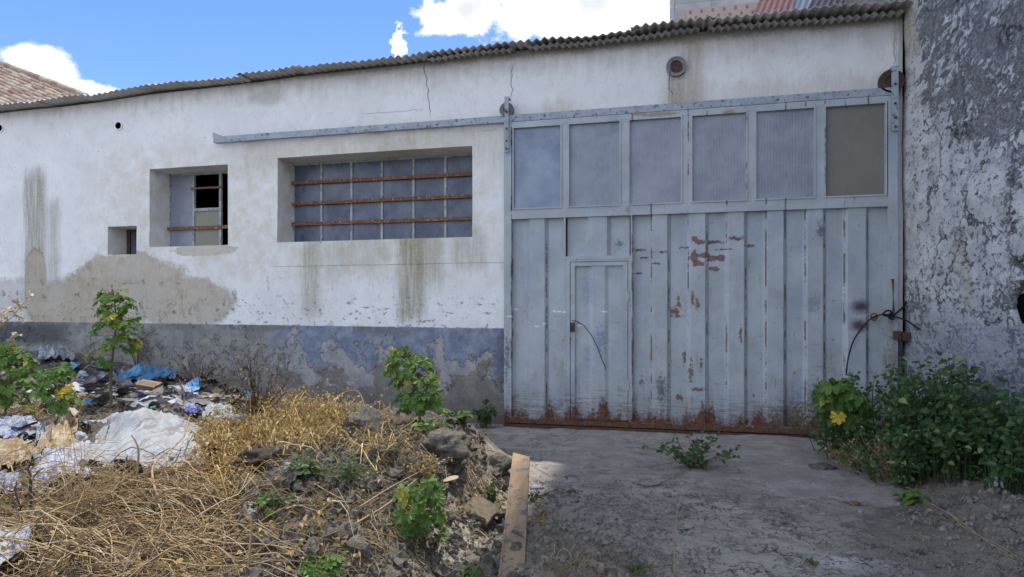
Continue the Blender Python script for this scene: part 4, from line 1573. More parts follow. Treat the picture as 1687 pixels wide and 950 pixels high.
def tangle(Pc, rad_, h_, nst, nlf, label, seed, name='nettle_bush', leaf=.055, mt=None, group='nettle bushes along the right wall'):
    """a dense shrub: arching stems out of one patch, leaves through its whole volume"""
    rr = np.random.default_rng(seed)
    P = np.array(Pc, float)
    t = thing(name, tuple(P), label, 'bush', group)
    sm_, ml = MB(), []
    for k in range(nst):
        a, q = rr.uniform(0, 2 * math.pi), math.sqrt(rr.random())
        root = P + np.array([math.cos(a) * rad_[0] * q * .7, math.sin(a) * rad_[1] * q * .7, 0])
        root[0] = min(root[0], XR - .06)
        root[2] = float(hg(root[0], root[1])) - .02
        tip = P + np.array([math.cos(a) * rad_[0] * (q * 1.05 + .05), math.sin(a) * rad_[1] * (q * 1.05 + .05), h_ * (1.05 - .55 * q ** 2) * rr.uniform(.45, 1.1)])
        tip[0] = min(tip[0], XR - .05)
        tip[1] = min(tip[1], -.22)
        mid = (root + tip) / 2 + np.array([0, 0, h_ * .15]) + rr.normal(0, .04, 3)
        mid[0] = min(mid[0], XR - .05)
        pts = smoothp([root, mid, tip], 5)
        sm_.tube(pts, np.linspace(.005, .0015, len(pts)), 4, False)
        for j in range(int(1.6 * nlf / nst)):
            u_ = rr.uniform(.12, 1.02) ** .8 * (len(pts) - 1)
            i_ = min(int(u_), len(pts) - 2)
            Q = pts[i_] + (pts[i_ + 1] - pts[i_]) * (u_ - i_)
            aa = rr.uniform(0, 2 * math.pi)
            d = np.array([math.cos(aa), math.sin(aa), rr.uniform(-.6, .6)])
            Q = Q + d * rr.uniform(.01, .06)
            Q[0] = min(Q[0], XR - .03)
            ml.append(frame_mat(Q, np.array([-.3, -.4, .8]) + rr.normal(0, .5, 3), d, leaf * .95 * rr.choice((.45, .8, 1.25), p=(.35, .4, .25)) * rr.uniform(.8, 1.25)))
    sm_.build('stem', M_green, t)
    MB().inst(*OV, ml).build('foliage', mt or M_bush, t)
    return t


def on_ground(px, dep):
    P = at_depth(px, 700, dep)
    P[2] = float(hg(P[0], P[1]))
    return P


tangle((2.05, -1.35, 0.05), (.52, .75), .95, 90, 1700, 'dark green nettle bush filling the corner right against the gate', 21)
tangle((2.27, -2.15, 0.1), (.42, .55), .98, 100, 2000, 'tall dark green nettle bush climbing the mouldy wall behind the white stone', 22)
tangle((1.72, -1.0, 0.02), (.32, .45), .66, 44, 560, 'lower dark nettle bush under the pale mallow at the gate foot', 23, leaf=.045)
tangle((2.44, -2.75, 0.12), (.18, .30), .74, 40, 560, 'dense nettle bush at the right edge of the photo above the white stone', 24)
tangle((1.9, -2.0, 0.05), (.32, .42), .40, 44, 480, 'low straggling nettle bush spreading onto the concrete ahead of the corner bushes', 25, leaf=.042)

weed(1140, 772, 190, 66, 34, 330, 'straggly dark green weed growing through a joint in the concrete', seed=31, leaf=.050, droop=.1)
weed(800, 706, 60, 56, 16, 170, 'dark weed clump at the wall foot just left of the gate', seed=32, leaf=.065)
weed(758, 700, 70, 30, 12, 110, 'flat dark weed under the blue dado between mallow and gate', seed=33, leaf=.06)
weed(1500, 832, 50, 26, 8, 40, 'broad-leaved light green weed on the dirt in front of the nettles', seed=34, leaf=.075, mt=M_mallow)
weed(1048, 948, 60, 26, 14, 90, 'small green weed in cracked mud at the bottom centre', seed=35, leaf=.025, mt=M_greyweed)
weed(1338, 930, 22, 10, 8, 50, 'tiny green cushion weed alone on the cracked mud', seed=36, leaf=.018, mt=M_mallow)
weed(570, 800, 110, 56, 30, 300, 'grey-green weed sprawling across the crest of the earth heap', seed=37, leaf=.035, mt=M_greyweed, shape=OVN)
weed(500, 790, 80, 36, 20, 170, 'reddish-green weed on the heap left of the grey-green one', seed=38, leaf=.04, mt=M_greyweed)
weed(650, 760, 60, 50, 14, 120, 'upright pale weed behind the heap crest below the bushy mallow', seed=39, leaf=.03, mt=M_greyweed, shape=OVN)
weed(810, 840, 40, 60, 12, 110, 'dark green weed in the hollow left of the plank', seed=40, leaf=.03)
weed(878, 826, 36, 22, 9, 60, 'small dark weed squeezed against the right side of the plank', seed=41, leaf=.025)
weed(700, 722, 60, 34, 12, 90, 'patch of low green weed at the foot of the bushy mallow', seed=42, leaf=.045, mt=M_mallow)
weed(455, 840, 60, 40, 12, 90, 'thin green weed among the straw left of the clods', seed=43, leaf=.03, mt=M_greyweed)


# dead shrubs: fine bare twigs
def dead_shrub(px, py, w_px, h_px, nst, label, seed, mt=M_twig, seeds=True, sub=5, name='dead_shrub', r0=.004):
    rr = np.random.default_rng(seed)
    P, s_ = g1(px, py)
    w_, h_ = w_px / s_ / 2, h_px / s_
    t = thing(name, tuple(P), label, 'shrub', 'dry dead shrubs')
    m_, ml = MB(), []
    for k in range(nst):
        a = rr.uniform(0, 2 * math.pi)
        q = rr.random() ** .6
        tip = P + np.array([math.cos(a) * w_ * q, math.sin(a) * w_ * q * .5, h_ * rr.uniform(.5, 1) * (1 - .3 * q)])
        tip[1] = min(tip[1], -.05)
        mid = (P + tip) / 2 + rr.normal(0, .05 * h_, 3)
        pts = smoothp([P, mid, tip], 4)
        m_.tube(pts, np.linspace(r0, r0 * .35, len(pts)), 4, False)
        for j in range(sub):
            i_ = rr.integers(2, len(pts))
            Q = pts[i_]
            d = rr.normal(0, 1, 3)
            d[2] = abs(d[2]) * .8
            d = d / np.linalg.norm(d) * h_ * rr.uniform(.08, .26)
            Q2 = Q + d
            Q2[1] = min(Q2[1], -.04)
            m_.tube([Q, (Q + Q2) / 2 + rr.normal(0, .01, 3), Q2], [r0 * .4, r0 * .3, r0 * .25], 3, False)
            for e_ in range(3):
                ml.append(frame_mat(Q2 + rr.normal(0, .012, 3), rr.normal(0, 1, 3), rr.normal(0, 1, 3), rr.uniform(.012, .03)))
    m_.build('branches', mt, t)
    if seeds:
        MB().inst(*OV, ml).build('dry_leaves', M_dryleaf if mt is not M_twig else M_strawd, t)
    return t


dead_shrub(425, 690, 130, 130, 34, 'dead grey-brown shrub against the dado behind the straw pile', 51, r0=.0045)
dead_shrub(330, 645, 120, 80, 26, 'low dark dead shrub between blue tarpaulin and the straw pile', 52)
dead_shrub(225, 610, 60, 120, 12, 'thin reddish dry shrub leaning at the wall right of the tall mallow', 53)
dead_shrub(275, 600, 70, 62, 14, 'small wiry dead shrub at the wall foot', 54)
dead_shrub(1390, 770, 60, 50, 14, 'dry twiggy shrub under the pale mallow by the gate', 55, M_stemdry)
dead_shrub(1310, 715, 90, 120, 12, 'thin dry weed standing before the rusty foot of the gate', 56, M_stemdry, r0=.0025)
dead_shrub(1470, 795, 190, 100, 34, 'tangle of pale dead stems at the front of the nettles', 57, M_stemdry)
dead_shrub(700, 800, 100, 70, 12, 'dry pale branching weed on the heap above the leafy mallow', 58, M_stemdry, r0=.003)
dead_shrub(130, 860, 240, 170, 26, 'wiry thorny dry shrub spread in front of the white plastic bags', 59, M_stemdry, seeds=False, r0=.003, sub=9)

# tall dry flower stalk at the left edge
P, s_ = g1(-20, 700)
t = thing('dry_flower_stalk', tuple(P), 'tall dry stalk with beige seed heads rising at the left edge against the plaster', 'plant')
dep = F / s_
top = [at_depth(q[0], q[1], dep) for q in ((-18, 610), (-4, 545), (20, 522), (48, 487))]
m_ = MB().tube(smoothp([P] + top), np.linspace(.007, .0025, 21), 5)
m_.build('stem', M_stemdry, t)
M_husk = straw_mat('beige_seed_husk', (.55, .45, .30), (.38, .28, .17), (.68, .6, .45))
for q in ((48, 487), (38, 505), (36, 524), (8, 525), (16, 512), (26, 552), (30, 500), (2, 530), (20, 555)):
    Q = at_depth(q[0], q[1], dep)
    hd = MB().tube([at_depth(q[0] - 12, q[1] + 8, dep), Q], .0018, 3, False)
    hd.inst(*OV, [frame_mat(Q + rng.normal(0, .016, 3), rng.normal(0, 1, 3), rng.normal(0, 1, 3), rng.uniform(.025, .05)) for e_ in range(10)])
    hd.build('seed_cluster', M_husk, t)


# ================================================================ straw, stalks, clods (stuff)
def blades(name, mt, polys, n, L, r_, lift, dirs, label, seed, curl=.5, k=6, tip=.5):
    """curved dry stems thrown over the ground; polys = pixel boxes (x0,y0,x1,y1,weight)"""
    rr = np.random.default_rng(seed)
    w_ = np.array([q[4] for q in polys], float)
    pick = rr.choice(len(polys), n, p=w_ / w_.sum())
    B_ = np.array([q[:4] for q in polys], float)[pick]
    c_ = (B_[:, :2] + B_[:, 2:]) / 2 + (B_[:, 2:] - B_[:, :2]) * .5 * np.clip(rr.normal(0, .58, (n, 2)), -1.35, 1.35)
    P, _t = at(c_[:, 0], c_[:, 1])
    ang = rr.normal(dirs[0], dirs[1], n)
    ln = L * rr.uniform(.4, 1.3, n)
    up = np.abs(rr.normal(0, lift, n))
    tt = np.linspace(-.5, .5, k)
    cv = rr.normal(0, curl, n)
    a = ang[:, None] + cv[:, None] * tt[None] * 2
    seg = ln[:, None] / k
    X = P[:, 0:1] + np.cumsum(np.cos(a) * seg, 1) - .5 * ln[:, None] * np.cos(ang[:, None])
    Y = P[:, 1:2] + np.cumsum(np.sin(a) * seg, 1) - .5 * ln[:, None] * np.sin(ang[:, None])
    arch = (1 - (2 * tt) ** 2)[None]
    til = rr.normal(0, lift * .6, n)[:, None] * tt[None] * 2
    Z = np.maximum(hg(X, Y) + r_ * 1.5, .3 * hg(X, Y) + .7 * P[:, 2:3]) + up[:, None] * arch + np.maximum(til, 0)
    pts = np.stack([X, Y, Z], -1)
    tan = np.gradient(pts, axis=1)
    tan /= np.linalg.norm(tan, axis=2)[..., None] + 1e-9
    u = np.cross(tan, (0, 0, 1.0))
    u /= np.linalg.norm(u, axis=2)[..., None] + 1e-9
    w2 = np.cross(u, tan)
    rad_ = r_ * (.35 + 1.25 * rr.random(n) ** 1.6)[:, None] * np.linspace(1, tip, k)[None]
    ring = np.stack([pts + rad_[..., None] * (u * math.cos(q) + w2 * math.sin(q)) for q in (0.5, 2.6, 4.7)], 2)
    i_ = np.arange(n * k * 3).reshape(n, k, 3)
    j_ = np.roll(i_, -1, axis=2)
    f_ = np.stack([i_[:, :-1], j_[:, :-1], j_[:, 1:], i_[:, 1:]], -1).reshape(-1, 4)
    o = MB().add(ring.reshape(-1, 3), f_).build(name, mt)
    return tag(o, label, 'straw', kind='stuff')


FG = [(-20, 790, 260, 960, 5), (180, 830, 410, 960, 3.2), (60, 750, 330, 830, 1.3), (-10, 645, 130, 700, 1.5), (300, 770, 420, 880, .7), (420, 780, 620, 955, .14), (580, 690, 760, 790, .3)]
blades('dry_straw', M_straw, FG, 1300, .50, .0030, .065, (.35, .5), 'mat of long dry straw covering the left foreground', 71, .28)
blades('grey_stems', M_strawd, FG, 900, .34, .0034, .05, (.5, .8), 'grey rotten stems mixed into the straw', 171, .3)
blades('fine_straw', M_straw, FG + [(330, 700, 480, 760, 1), (430, 780, 800, 950, 2.0), (600, 690, 760, 800, .6)], 4200, .17, .0013, .03, (.3, 1.3), 'fine broken straw scattered through the heap', 72)
blades('golden_weed_pile', M_strawg, [(310, 700, 470, 750, 2), (420, 668, 610, 735, 4), (300, 740, 420, 830, 1.2), (560, 700, 700, 770, .5)], 1300, .26, .0030, .075, (.2, 1.1), 'heap of golden dry weed stems behind the earth heap', 73)
blades('dry_yard_grass', M_straw, [(870, 905, 1010, 965, 3), (1000, 930, 1120, 970, .6), (1480, 820, 1687, 930, .7), (870, 850, 930, 910, .7)], 420, .13, .0011, .03, (.8, 1.3), 'thin dry grass along the bottom right of the plank', 74)
blades('brown_litter_stems', M_strawd, [(-20, 640, 420, 700, 2), (330, 630, 520, 700, 2), (0, 740, 420, 960, 5), (420, 700, 800, 950, 1.2), (1380, 760, 1600, 830, 1)], 4200, .15, .0018, .03, (.2, 1.2), 'dull brown broken stems between the litter', 75)
blades('shaded_roots', M_straw, [(760, 740, 830, 900, 1)], 160, .22, .0022, .03, (-.9, .4), 'reddish roots hanging down the side of the heap left of the plank', 76)


def leaves_on(name, mt, polys, n, size, label, seed, lift=.03, shape=None):
    rr = np.random.default_rng(seed)
    w_ = np.array([q[4] for q in polys], float)
    B_ = np.array([q[:4] for q in polys], float)[rr.choice(len(polys), n, p=w_ / w_.sum())]
    c_ = (B_[:, :2] + B_[:, 2:]) / 2 + (B_[:, 2:] - B_[:, :2]) * .5 * np.clip(rr.normal(0, .58, (n, 2)), -1.35, 1.35)
    P, _t = at(c_[:, 0], c_[:, 1])
    P[:, 2] += np.abs(rr.normal(0, lift, n)) + .006
    ml = [frame_mat(p_, rr.normal(0, .6, 3) + [0, 0, 1], rr.normal(0, 1, 3), size * rr.uniform(.5, 1.4)) for p_ in P]
    return tag(MB().inst(*(shape or OV), ml).build(name, mt), label, 'dry leaves', kind='stuff')


leaves_on('dry_leaves', M_dryleaf, FG + [(420, 780, 620, 960, 1.5), (760, 810, 830, 860, .6), (880, 845, 910, 870, .2)], 2600, .030, 'curled brown leaves lying in the straw', 77, shape=ovate(.8, .35))
leaves_on('golden_husks', M_dryleaf, [(330, 690, 470, 750, 2), (420, 665, 600, 735, 4), (335, 720, 400, 790, 1)], 3200, .026, 'crumpled golden leaves and seed husks on the dry weed pile', 78, .09, ovate(.9, .4))
leaves_on('ground_sprouts', M_greyweed, [(430, 770, 760, 950, 3), (560, 730, 700, 800, 2), (880, 780, 1150, 950, .25)], 520, .02, 'tiny green sprouts dotted over the heap', 79, .012)

# clods
ICO = bmesh_ico = None
import bmesh


def ico(sub):
    bm = bmesh.new()
    bmesh.ops.create_icosphere(bm, subdivisions=sub, radius=1)
    v = np.array([q.co[:] for q in bm.verts])
    f = np.array([[q.index for q in fa.verts] for fa in bm.faces])
    bm.free()
    return v, f


def rock(sub, seed, amp=.35, fl=.75):
    v, f = ico(sub)
    d = np.array([noise.noise(Vector(q) * 1.6 + Vector((seed * 7, 0, 0))) * amp + noise.noise(Vector(q) * 4.5 + Vector((0, seed * 5, 0))) * amp * .55 for q in v])
    v = v * (1 + d)[:, None]
    v[:, 2] *= fl
    return v, f


from mathutils import noise
ROCK1 = [rock(1, k) for k in range(4)]
ROCK2 = [rock(2, 10 + k, .8) for k in range(4)]
M_clod = simple('dry_earth_clod', (.165, .15, .125), (.09, .08, .068), scale=25, c3=(.22, .20, .165), obj_space=False, bump=.014, rough=.97, spec=.1)
M_mudclod = simple('grey_mud_crumb', (.27, .24, .205), (.16, .142, .125), scale=25, obj_space=False, bump=.004, rough=.97, spec=.1)


def clods(name, polys, n, s0, s1, label, seed, mt, big=0, power=2.5):
    rr = np.random.default_rng(seed)
    w_ = np.array([q[4] for q in polys], float)
    B_ = np.array([q[:4] for q in polys], float)[rr.choice(len(polys), n, p=w_ / w_.sum())]
    c_ = B_[:, :2] + (B_[:, 2:] - B_[:, :2]) * rr.uniform(-.05, 1.05, (n, 2))
    P, _t = at(c_[:, 0], c_[:, 1])
    sz = s0 + (s1 - s0) * rr.random(n) ** power
    mb = MB()
    sets = [[] for _ in range(4)]
    for i_ in range(n):
        e = Euler(rr.uniform(0, 6.28, 3)).to_matrix()
        m_ = np.eye(4)
        m_[:3, :3] = np.array(e) * sz[i_]
        m_[:3, 3] = P[i_] + [0, 0, sz[i_] * .25]
        sets[i_ % 4].append(m_)
    for k in range(4):
        if sets[k]:
            mb.inst(*(ROCK2 if big else ROCK1)[k], sets[k])
    return tag(mb.build(name, mt, smooth=False), label, 'earth clods', kind='stuff')


HEAP = [(420, 780, 840, 955, 4), (560, 700, 790, 800, 3), (350, 740, 560, 800, 1.5), (330, 850, 450, 950, 1)]
clods('soil_crumbs', HEAP, 9000, .003, .021, 'small crumbs of dry earth on the heap', 81, M_clod)
clods('soil_clods', HEAP, 620, .014, .055, 'fist sized clods of dug earth on the heap', 82, M_clod, 1, 2)
clods('mud_crumbs', [(870, 800, 1100, 950, 4), (1000, 800, 1640, 950, 3), (900, 740, 1400, 830, 1), (1480, 820, 1687, 940, 2), (860, 745, 900, 800, .4)], 6500, .002, .012, 'grey crumbs of dried mud over the yard', 83, M_mudclod, 0, 3)
clods('mud_clods', [(905, 815, 1030, 835, 2), (880, 850, 1050, 950, 4), (1490, 800, 1687, 900, 4), (1080, 820, 1160, 860, .6)], 260, .010, .030, 'larger lumps of mud beside the plank and below the nettles', 84, M_mudclod, 1, 1.5)
clods('rubble_crumbs', [(-20, 590, 440, 690, 1)], 1500, .006, .035, 'stony grey crumbs under the litter by the wall', 85, M_mudclod)


# named lumps
def lump(px, py, w_px, label, mt, fl=.7, seed=1, name='earth_clod', cat='clod', sx=1.0, rz=0, sub=4, amp=.45, sink=.25):
    P, s_ = g1(px, py)
    v, f = rock(sub, seed, amp, fl)
    r_ = w_px / s_ / 2
    v = v * [r_ * sx, r_, r_]
    c_, q = math.cos(rz), math.sin(rz)
    v = np.stack([v[:, 0] * c_ - v[:, 1] * q, v[:, 0] * q + v[:, 1] * c_, v[:, 2]], -1) + P + [0, 0, r_ * fl * sink]
    o = MB().add(v, f).build(name, mt, smooth=True, loc=tuple(P))
    return tag(o, label, cat)


lump(600, 722, 64, 'large upright lump of dark earth on the crest of the heap', M_clod, .95, 1, sink=.5)
lump(428, 760, 62, 'dark brown wedge of earth below the golden weed pile', simple('moist_brown_earth', (.06, .038, .028), (.035, .024, .02), scale=20, obj_space=False), .55, 2)
lump(735, 740, 80, 'rounded earth lump at the back edge of the heap above the plank', M_clod, .6, 3)
lump(820, 770, 50, 'earth lump tucked behind the upper end of the plank', M_clod, .7, 4)
lump(480, 700 + 76, 30, 'pale chalky lump of plaster on the heap', simple('chalky_plaster', (.42, .41, .38), scale=20), .6, 5, 'plaster_lump', 'rubble')
lump(1652, 800, 40, 'white broken stone lying in front of the nettles near the right edge', simple('white_stone', (.62, .64, .66), (.42, .44, .46), scale=14), .8, 6, 'white_stone', 'stone', amp=.6, sub=2)
lump(1642, 790, 20, 'smaller pale stone just left of the white one', simple('pale_stone', (.42, .44, .44), scale=14), .8, 7, 'pale_stone', 'stone', sub=2)
lump(1355, 775, 46, 'flat brown stone on the concrete beside the nettles', simple('brown_stone', (.13, .115, .095), (.09, .08, .07), scale=14), .35, 8, 'flat_stone', 'stone')
lump(1408, 832, 20, 'small rusty brown stone on the mud', simple('rusty_stone', (.20, .12, .075), scale=14), .4, 9, 'brown_pebble', 'stone', sub=3)
lump(1418, 844, 9, 'tiny bluish pebble beside the rusty stone', simple('blue_pebble', (.28, .34, .40), scale=14), .8, 10, 'blue_pebble', 'stone', sub=2)
lump(885, 796 + 8, 22, 'small grey chip of broken glaze right of the plank', simple('glaze_chip', (.36, .38, .42), scale=14), .3, 11, 'grey_chip', 'rubble', sub=2)
lump(930, 812, 34, 'dark mud lump on the yard right of the plank', M_mudclod, .6, 12)
lump(752, 512 + 205, 24, 'small brown stone before the gate jamb', M_clod, .5, 15, 'brown_stone', 'stone', sub=3)
lump(70, 862, 70, 'dark mossy root clump under the black stalk', simple('mossy_root_clump', (.045, .04, .03), (.10, .095, .07), scale=40, c3=(.14, .13, .09), obj_space=False, bump=.02), .3, 16, 'root_clump', 'root', sx=1.5)


# individual long stalks lying or standing proud of the mat: pixel polylines with lift (metres)
def stalk(pts, r_, label, lifts=None, mt=None, name='dry_stalk', tip=.45, side=0):
    out = []
    for k, q in enumerate(pts):
        P, s_ = g1(*q[:2])
        if k == 0:
            d0 = F / s_
        out.append(P)
    # keep the stalk at the depth of its foot, rising where it rises in the photo
    if lifts == 'stand':
        out = [at_depth(q[0], q[1], d0 + side * k) for k, q in enumerate(pts)]
    else:
        l_ = lifts or [.02] * len(pts)
        out = [p_ + np.array([0, 0, h_]) for p_, h_ in zip(out, l_)]
    p_ = smoothp(out, 5)
    o = MB().tube(p_, np.linspace(r_, r_ * tip, len(p_)), 6).build(name, mt or M_stemdry, smooth=True, loc=tuple(out[0]))
    return tag(o, label, 'stalk', 'long dry stalks')


stalk([(268, 846), (253, 820), (256, 795), (300, 765), (312, 740)], .008, 'thick pale hooked stalk in the straw below the plastic sheet', [.02, .08, .12, .16, .22])
stalk([(222, 812), (226, 780), (228, 745), (224, 728), (216, 716)], .008, 'upright reddish stalk in front of the dark tear in the sheet', 'stand')
stalk([(190, 838), (196, 800), (204, 770), (210, 750)], .006, 'shorter upright stalk left of the reddish one', 'stand', M_twig)
stalk([(150, 855), (165, 868), (176, 886)], .006, 'short greyish bent stick lying in the straw', [.05, .04, .03])
stalk([(592, 950), (592, 900), (590, 870), (588, 848)], .007, 'pale straight stalk standing on the heap near the bottom', [.03, .03, .03, .03])
stalk([(572, 882), (598, 868), (640, 845), (680, 812), (712, 790)], .006, 'brown stick lying diagonally up to the leafy mallow', [.03, .04, .05, .06, .06])
stalk([(592, 850), (640, 822), (690, 800), (740, 775)], .004, 'thin pale stick crossing above the brown stick', [.04, .06, .08, .08])
stalk([(408, 950), (412, 900), (414, 860), (402, 832)], .006, 'upright pale stalk at the bottom left of the bare earth', 'stand')
stalk([(520, 808), (560, 830), (590, 838), (640, 838)], .004, 'thin bent stem on bare earth in the middle of the heap', [.03, .03, .02, .02])
stalk([(530, 722), (555, 715), (575, 728), (565, 734)], .010, 'curved brown root on the back of the heap', [.03, .05, .04, .02], M_stem)
stalk([(350, 756), (372, 735), (400, 715), (412, 705)], .005, 'thick straw laid over the golden weed pile', [.03, .06, .08, .1])
stalk([(350, 700), (420, 690), (470, 672), (520, 655)], .005, 'long straw arching over the top of the weed pile', [.05, .12, .16, .2])
stalk([(480, 690), (500, 668), (520, 650), (522, 690)], .004, 'drooping golden stem on the weed pile', [.02, .12, .2, .02], M_strawg)
stalk([(540, 690), (560, 672), (590, 668), (605, 690)], .004, 'second drooping golden stem nearer the heap crest', [.02, .12, .14, .02], M_strawg)
stalk([(1112, 948), (1111, 900), (1115, 850), (1121, 820)], .004, 'thin pale stalk standing upright in the mud right of the plank', 'stand', tip=.3)
stalk([(1118, 872), (1105, 850), (1098, 835)], .002, 'hair-thin twig beside the upright pale stalk', 'stand')
stalk([(735, 745), (775, 758), (830, 765), (845, 776)], .005, 'thin root reaching from the heap to the plank', [.03, .10, .09, .06])
stalk([(875, 772), (890, 778), (905, 785), (918, 790)], .003, 'thin twig poking out right of the plank', [.03, .02, .01, .01])
stalk([(752, 742), (775, 775), (800, 810), (820, 838)], .006, 'reddish root running down the heap beside the plank', [.04, .05, .05, .04], M_rust)
stalk([(965, 803), (1000, 806), (1040, 806), (1045, 798)], .003, 'bent twig flat on the yard', [.01, .02, .01, .01])
stalk([(1050, 800), (1075, 803), (1095, 795), (1112, 788)], .004, 'dark twig flat on the yard below the concrete weed', [.01, .01, .01, .02], M_twig)
stalk([(890, 820), (910, 815), (935, 812), (960, 813)], .004, 'forked twig on the mud right of the plank', [.01, .03, .03, .02], M_twig)
stalk([(1403, 686), (1425, 720), (1450, 755), (1470, 785)], .011, 'straight brown cane leaning out of the nettles', [.50, .36, .18, .02])
stalk([(1435, 690), (1450, 700), (1460, 730), (1480, 745)], .004, 'thin pale dry stem looped in front of the nettles', [.35, .36, .2, .15])
stalk([(1530, 835), (1570, 860), (1620, 895), (1670, 925)], .005, 'long straw on the dirt at the bottom right', [.03, .04, .03, .02])
stalk([(1560, 850), (1590, 880), (1640, 905), (1687, 930)], .004, 'second long straw on the dirt at the bottom right', [.04, .04, .03, .02])
stalk([(102, 712), (112, 700), (125, 684), (140, 662)], .006, 'pale straw leaning by the yellow-leaved mallow', 'stand')
stalk([(298, 690), (303, 660), (302, 640), (295, 625)], .004, 'thin curved dry stem standing in the litter', 'stand')
stalk([(40, 800), (160, 825), (280, 840), (420, 850)], .004, 'very long straight straw lying across the mat', [.08, .14, .12, .05])
stalk([(0, 915), (110, 880), (230, 850), (330, 838)], .005, 'long straw sweeping up from the bottom left corner', [.06, .14, .12, .06])
stalk([(20, 945), (130, 890), (215, 862), (300, 858)], .005, 'second long straw sweeping up from the bottom left', [.05, .12, .10, .05])
stalk([(110, 948), (180, 905), (260, 885), (380, 880)], .004, 'long low straw above the bottom edge at the left', [.05, .10, .08, .04])
# black woody stalk
P, s_ = g1(60, 862)
t = thing('black_stalk', tuple(P), 'blackened woody stalk with bare side twigs standing at the lower left', 'stalk')
d0 = F / s_
MB().tube(smoothp([at_depth(*q, d0) for q in ((60, 880), (55, 855), (50, 820), (50, 790), (46, 773), (30, 770))]), np.linspace(.010, .004, 26), 7).build('stem', M_twig, t, True)
for q in (((52, 820), (34, 835), (30, 855)), ((32, 838), (30, 858), (36, 862)), ((28, 835), (18, 820), (6, 812)), ((50, 795), (60, 780), (72, 770)), ((46, 773), (52, 760), (66, 752)), ((34, 835), (26, 812), (28, 790))):
    MB().tube(smoothp([at_depth(*w_, d0) for w_ in q]), np.linspace(.006, .002, 11), 5).build('branch', M_twig, t, True)


# ================================================================ plank
def plank_material():
    m, g = mat('muddy_plank_wood')
    p = g.pos()
    gr_ = g.noise(20, 6, .65, g.scale(p, 1, .08, 1))
    md = g.noise(7, 7, .7, p)
    col = g.mix(g.mr(gr_, .35, .65), (.36, .25, .15), (.27, .185, .11))
    col = g.mix(g.mr(g.noise(3, 5, .6, p), .45, .62) * .6, col, (.27, .225, .17))
    col = g.mix(g.mr(md, .53, .575) * .85, col, (.13, .12, .11))
    g.out(g.bsdf(col, .8, .2, normal=g.bump(gr_ + md, .004, .8)))
    return m


M_plank = plank_material()
far_, near_ = at_depth(859, 747, 5.1), at_depth(846, 905, 3.62)
dv = near_ - far_
near_ = near_ + dv * .55
dv = near_ - far_
Lp = np.linalg.norm(dv)
dv /= Lp
sd_ = np.array([1, 0, 0.0]) - dv * dv[0]
sd_ /= np.linalg.norm(sd_)
up_ = np.cross(sd_, -dv)
if up_[2] < 0:
    up_ = -up_
pl = thing('wooden_plank', tuple(far_), 'long mud-stained wooden plank with a slanted end lying beside the earth heap', 'plank')
hw, th_ = .068, .024
ks = np.linspace(0, 1, 24)
mb = MB()
G_ = []
for k, q in enumerate(ks):
    for s_, in ((-1,), (1,)):
        pass
    c_ = far_ + dv * Lp * q + up_ * .004 * math.sin(q * 5)
    sl = (.055, .0) if k == 0 else (0, 0)
    L0 = c_ - sd_ * hw - dv * (0.03 if k == 0 else 0)
    R0 = c_ + sd_ * hw + dv * (0.075 if k == 0 else 0)
    G_.append([L0, R0, R0 - up_ * th_, L0 - up_ * th_, L0])
mb.grid(G_)
mb.add([G_[0][0], G_[0][1], G_[0][2], G_[0][3], G_[-1][0], G_[-1][1], G_[-1][2], G_[-1][3]], np.array([(3, 2, 1, 0), (4, 5, 6, 7)]))
mb.build('board', M_plank, pl)
for s_ in (-1, 1):
    E = []
    for k, q in enumerate(ks[1:]):
        c_ = far_ + dv * Lp * q + up_ * (.004 * math.sin(q * 5) + .002) + sd_ * s_ * (hw - .007)
        a_, b_ = c_ - sd_ * .005, c_ + sd_ * .005
        E.append([a_, a_ + up_ * .004, b_ + up_ * .004, b_])
    MB().grid(E).build('edge_bead', M_plank, pl)
c_ = at_depth(850, 888, 3.70) + up_ * .012
MB().add([c_ + sd_ * a + dv * b + up_ * h for a, b, h in ((-.035, -.06, 0), (-.018, -.075, .012), (.055, .05, .016), (.055, .015, .0), (.02, -.03, .02))], [np.array([(0, 1, 4), (0, 4, 3), (1, 2, 4), (4, 2, 3)])]).build('wood_splinter', simple('grey_splinter', (.12, .10, .085), scale=30), pl)


# ================================================================ sheets, bags, litter
def crumple(A, B, C_, D_q, n=26, amp=.03, seed=1, folds=6, drape=True, lift=.02, edge=.12, sag=0.0):
    """a sheet over the four ground points A B C D (corner order), with folds; returns grid points"""
    A, B, C_, D_q = [np.array(q, float) for q in (A, B, C_, D_q)]
    u, v = np.meshgrid(np.linspace(0, 1, n), np.linspace(0, 1, n), indexing='ij')
    P = (A * ((1 - u) * (1 - v))[..., None] + B * (u * (1 - v))[..., None] + C_ * (u * v)[..., None] + D_q * ((1 - u) * v)[..., None])
    sc_ = max(np.linalg.norm(B - A), np.linalg.norm(D_q - A))
    e = np.minimum(np.minimum(u, 1 - u), np.minimum(v, 1 - v))
    wob = (fbm(u * 4 + seed, v * 4, 3, seed) - .5) * edge * sc_
    wob2 = (fbm(u * 4, v * 4 + seed, 3, seed + 5) - .5) * edge * sc_
    P[..., 0] += wob * (e < .15)
    P[..., 1] += wob2 * (e < .15)
    fo = 1 - np.abs(2 * fbm(u * folds * .5 + 3 * seed, v * folds, 3, seed + 9) - 1) ** .7
    fo2 = fbm(u * folds * 2.2, v * folds * 2.2, 3, seed + 19)
    if drape:
        P[..., 2] = np.maximum(P[..., 2] * .6 + .4 * hg(P[..., 0], P[..., 1]), hg(P[..., 0], P[..., 1]))
    P[..., 2] += lift + amp * (fo - .6) * 1.6 + amp * .5 * (fo2 - .5) + sag * np.sin(math.pi * u) * np.sin(math.pi * v)
    return P


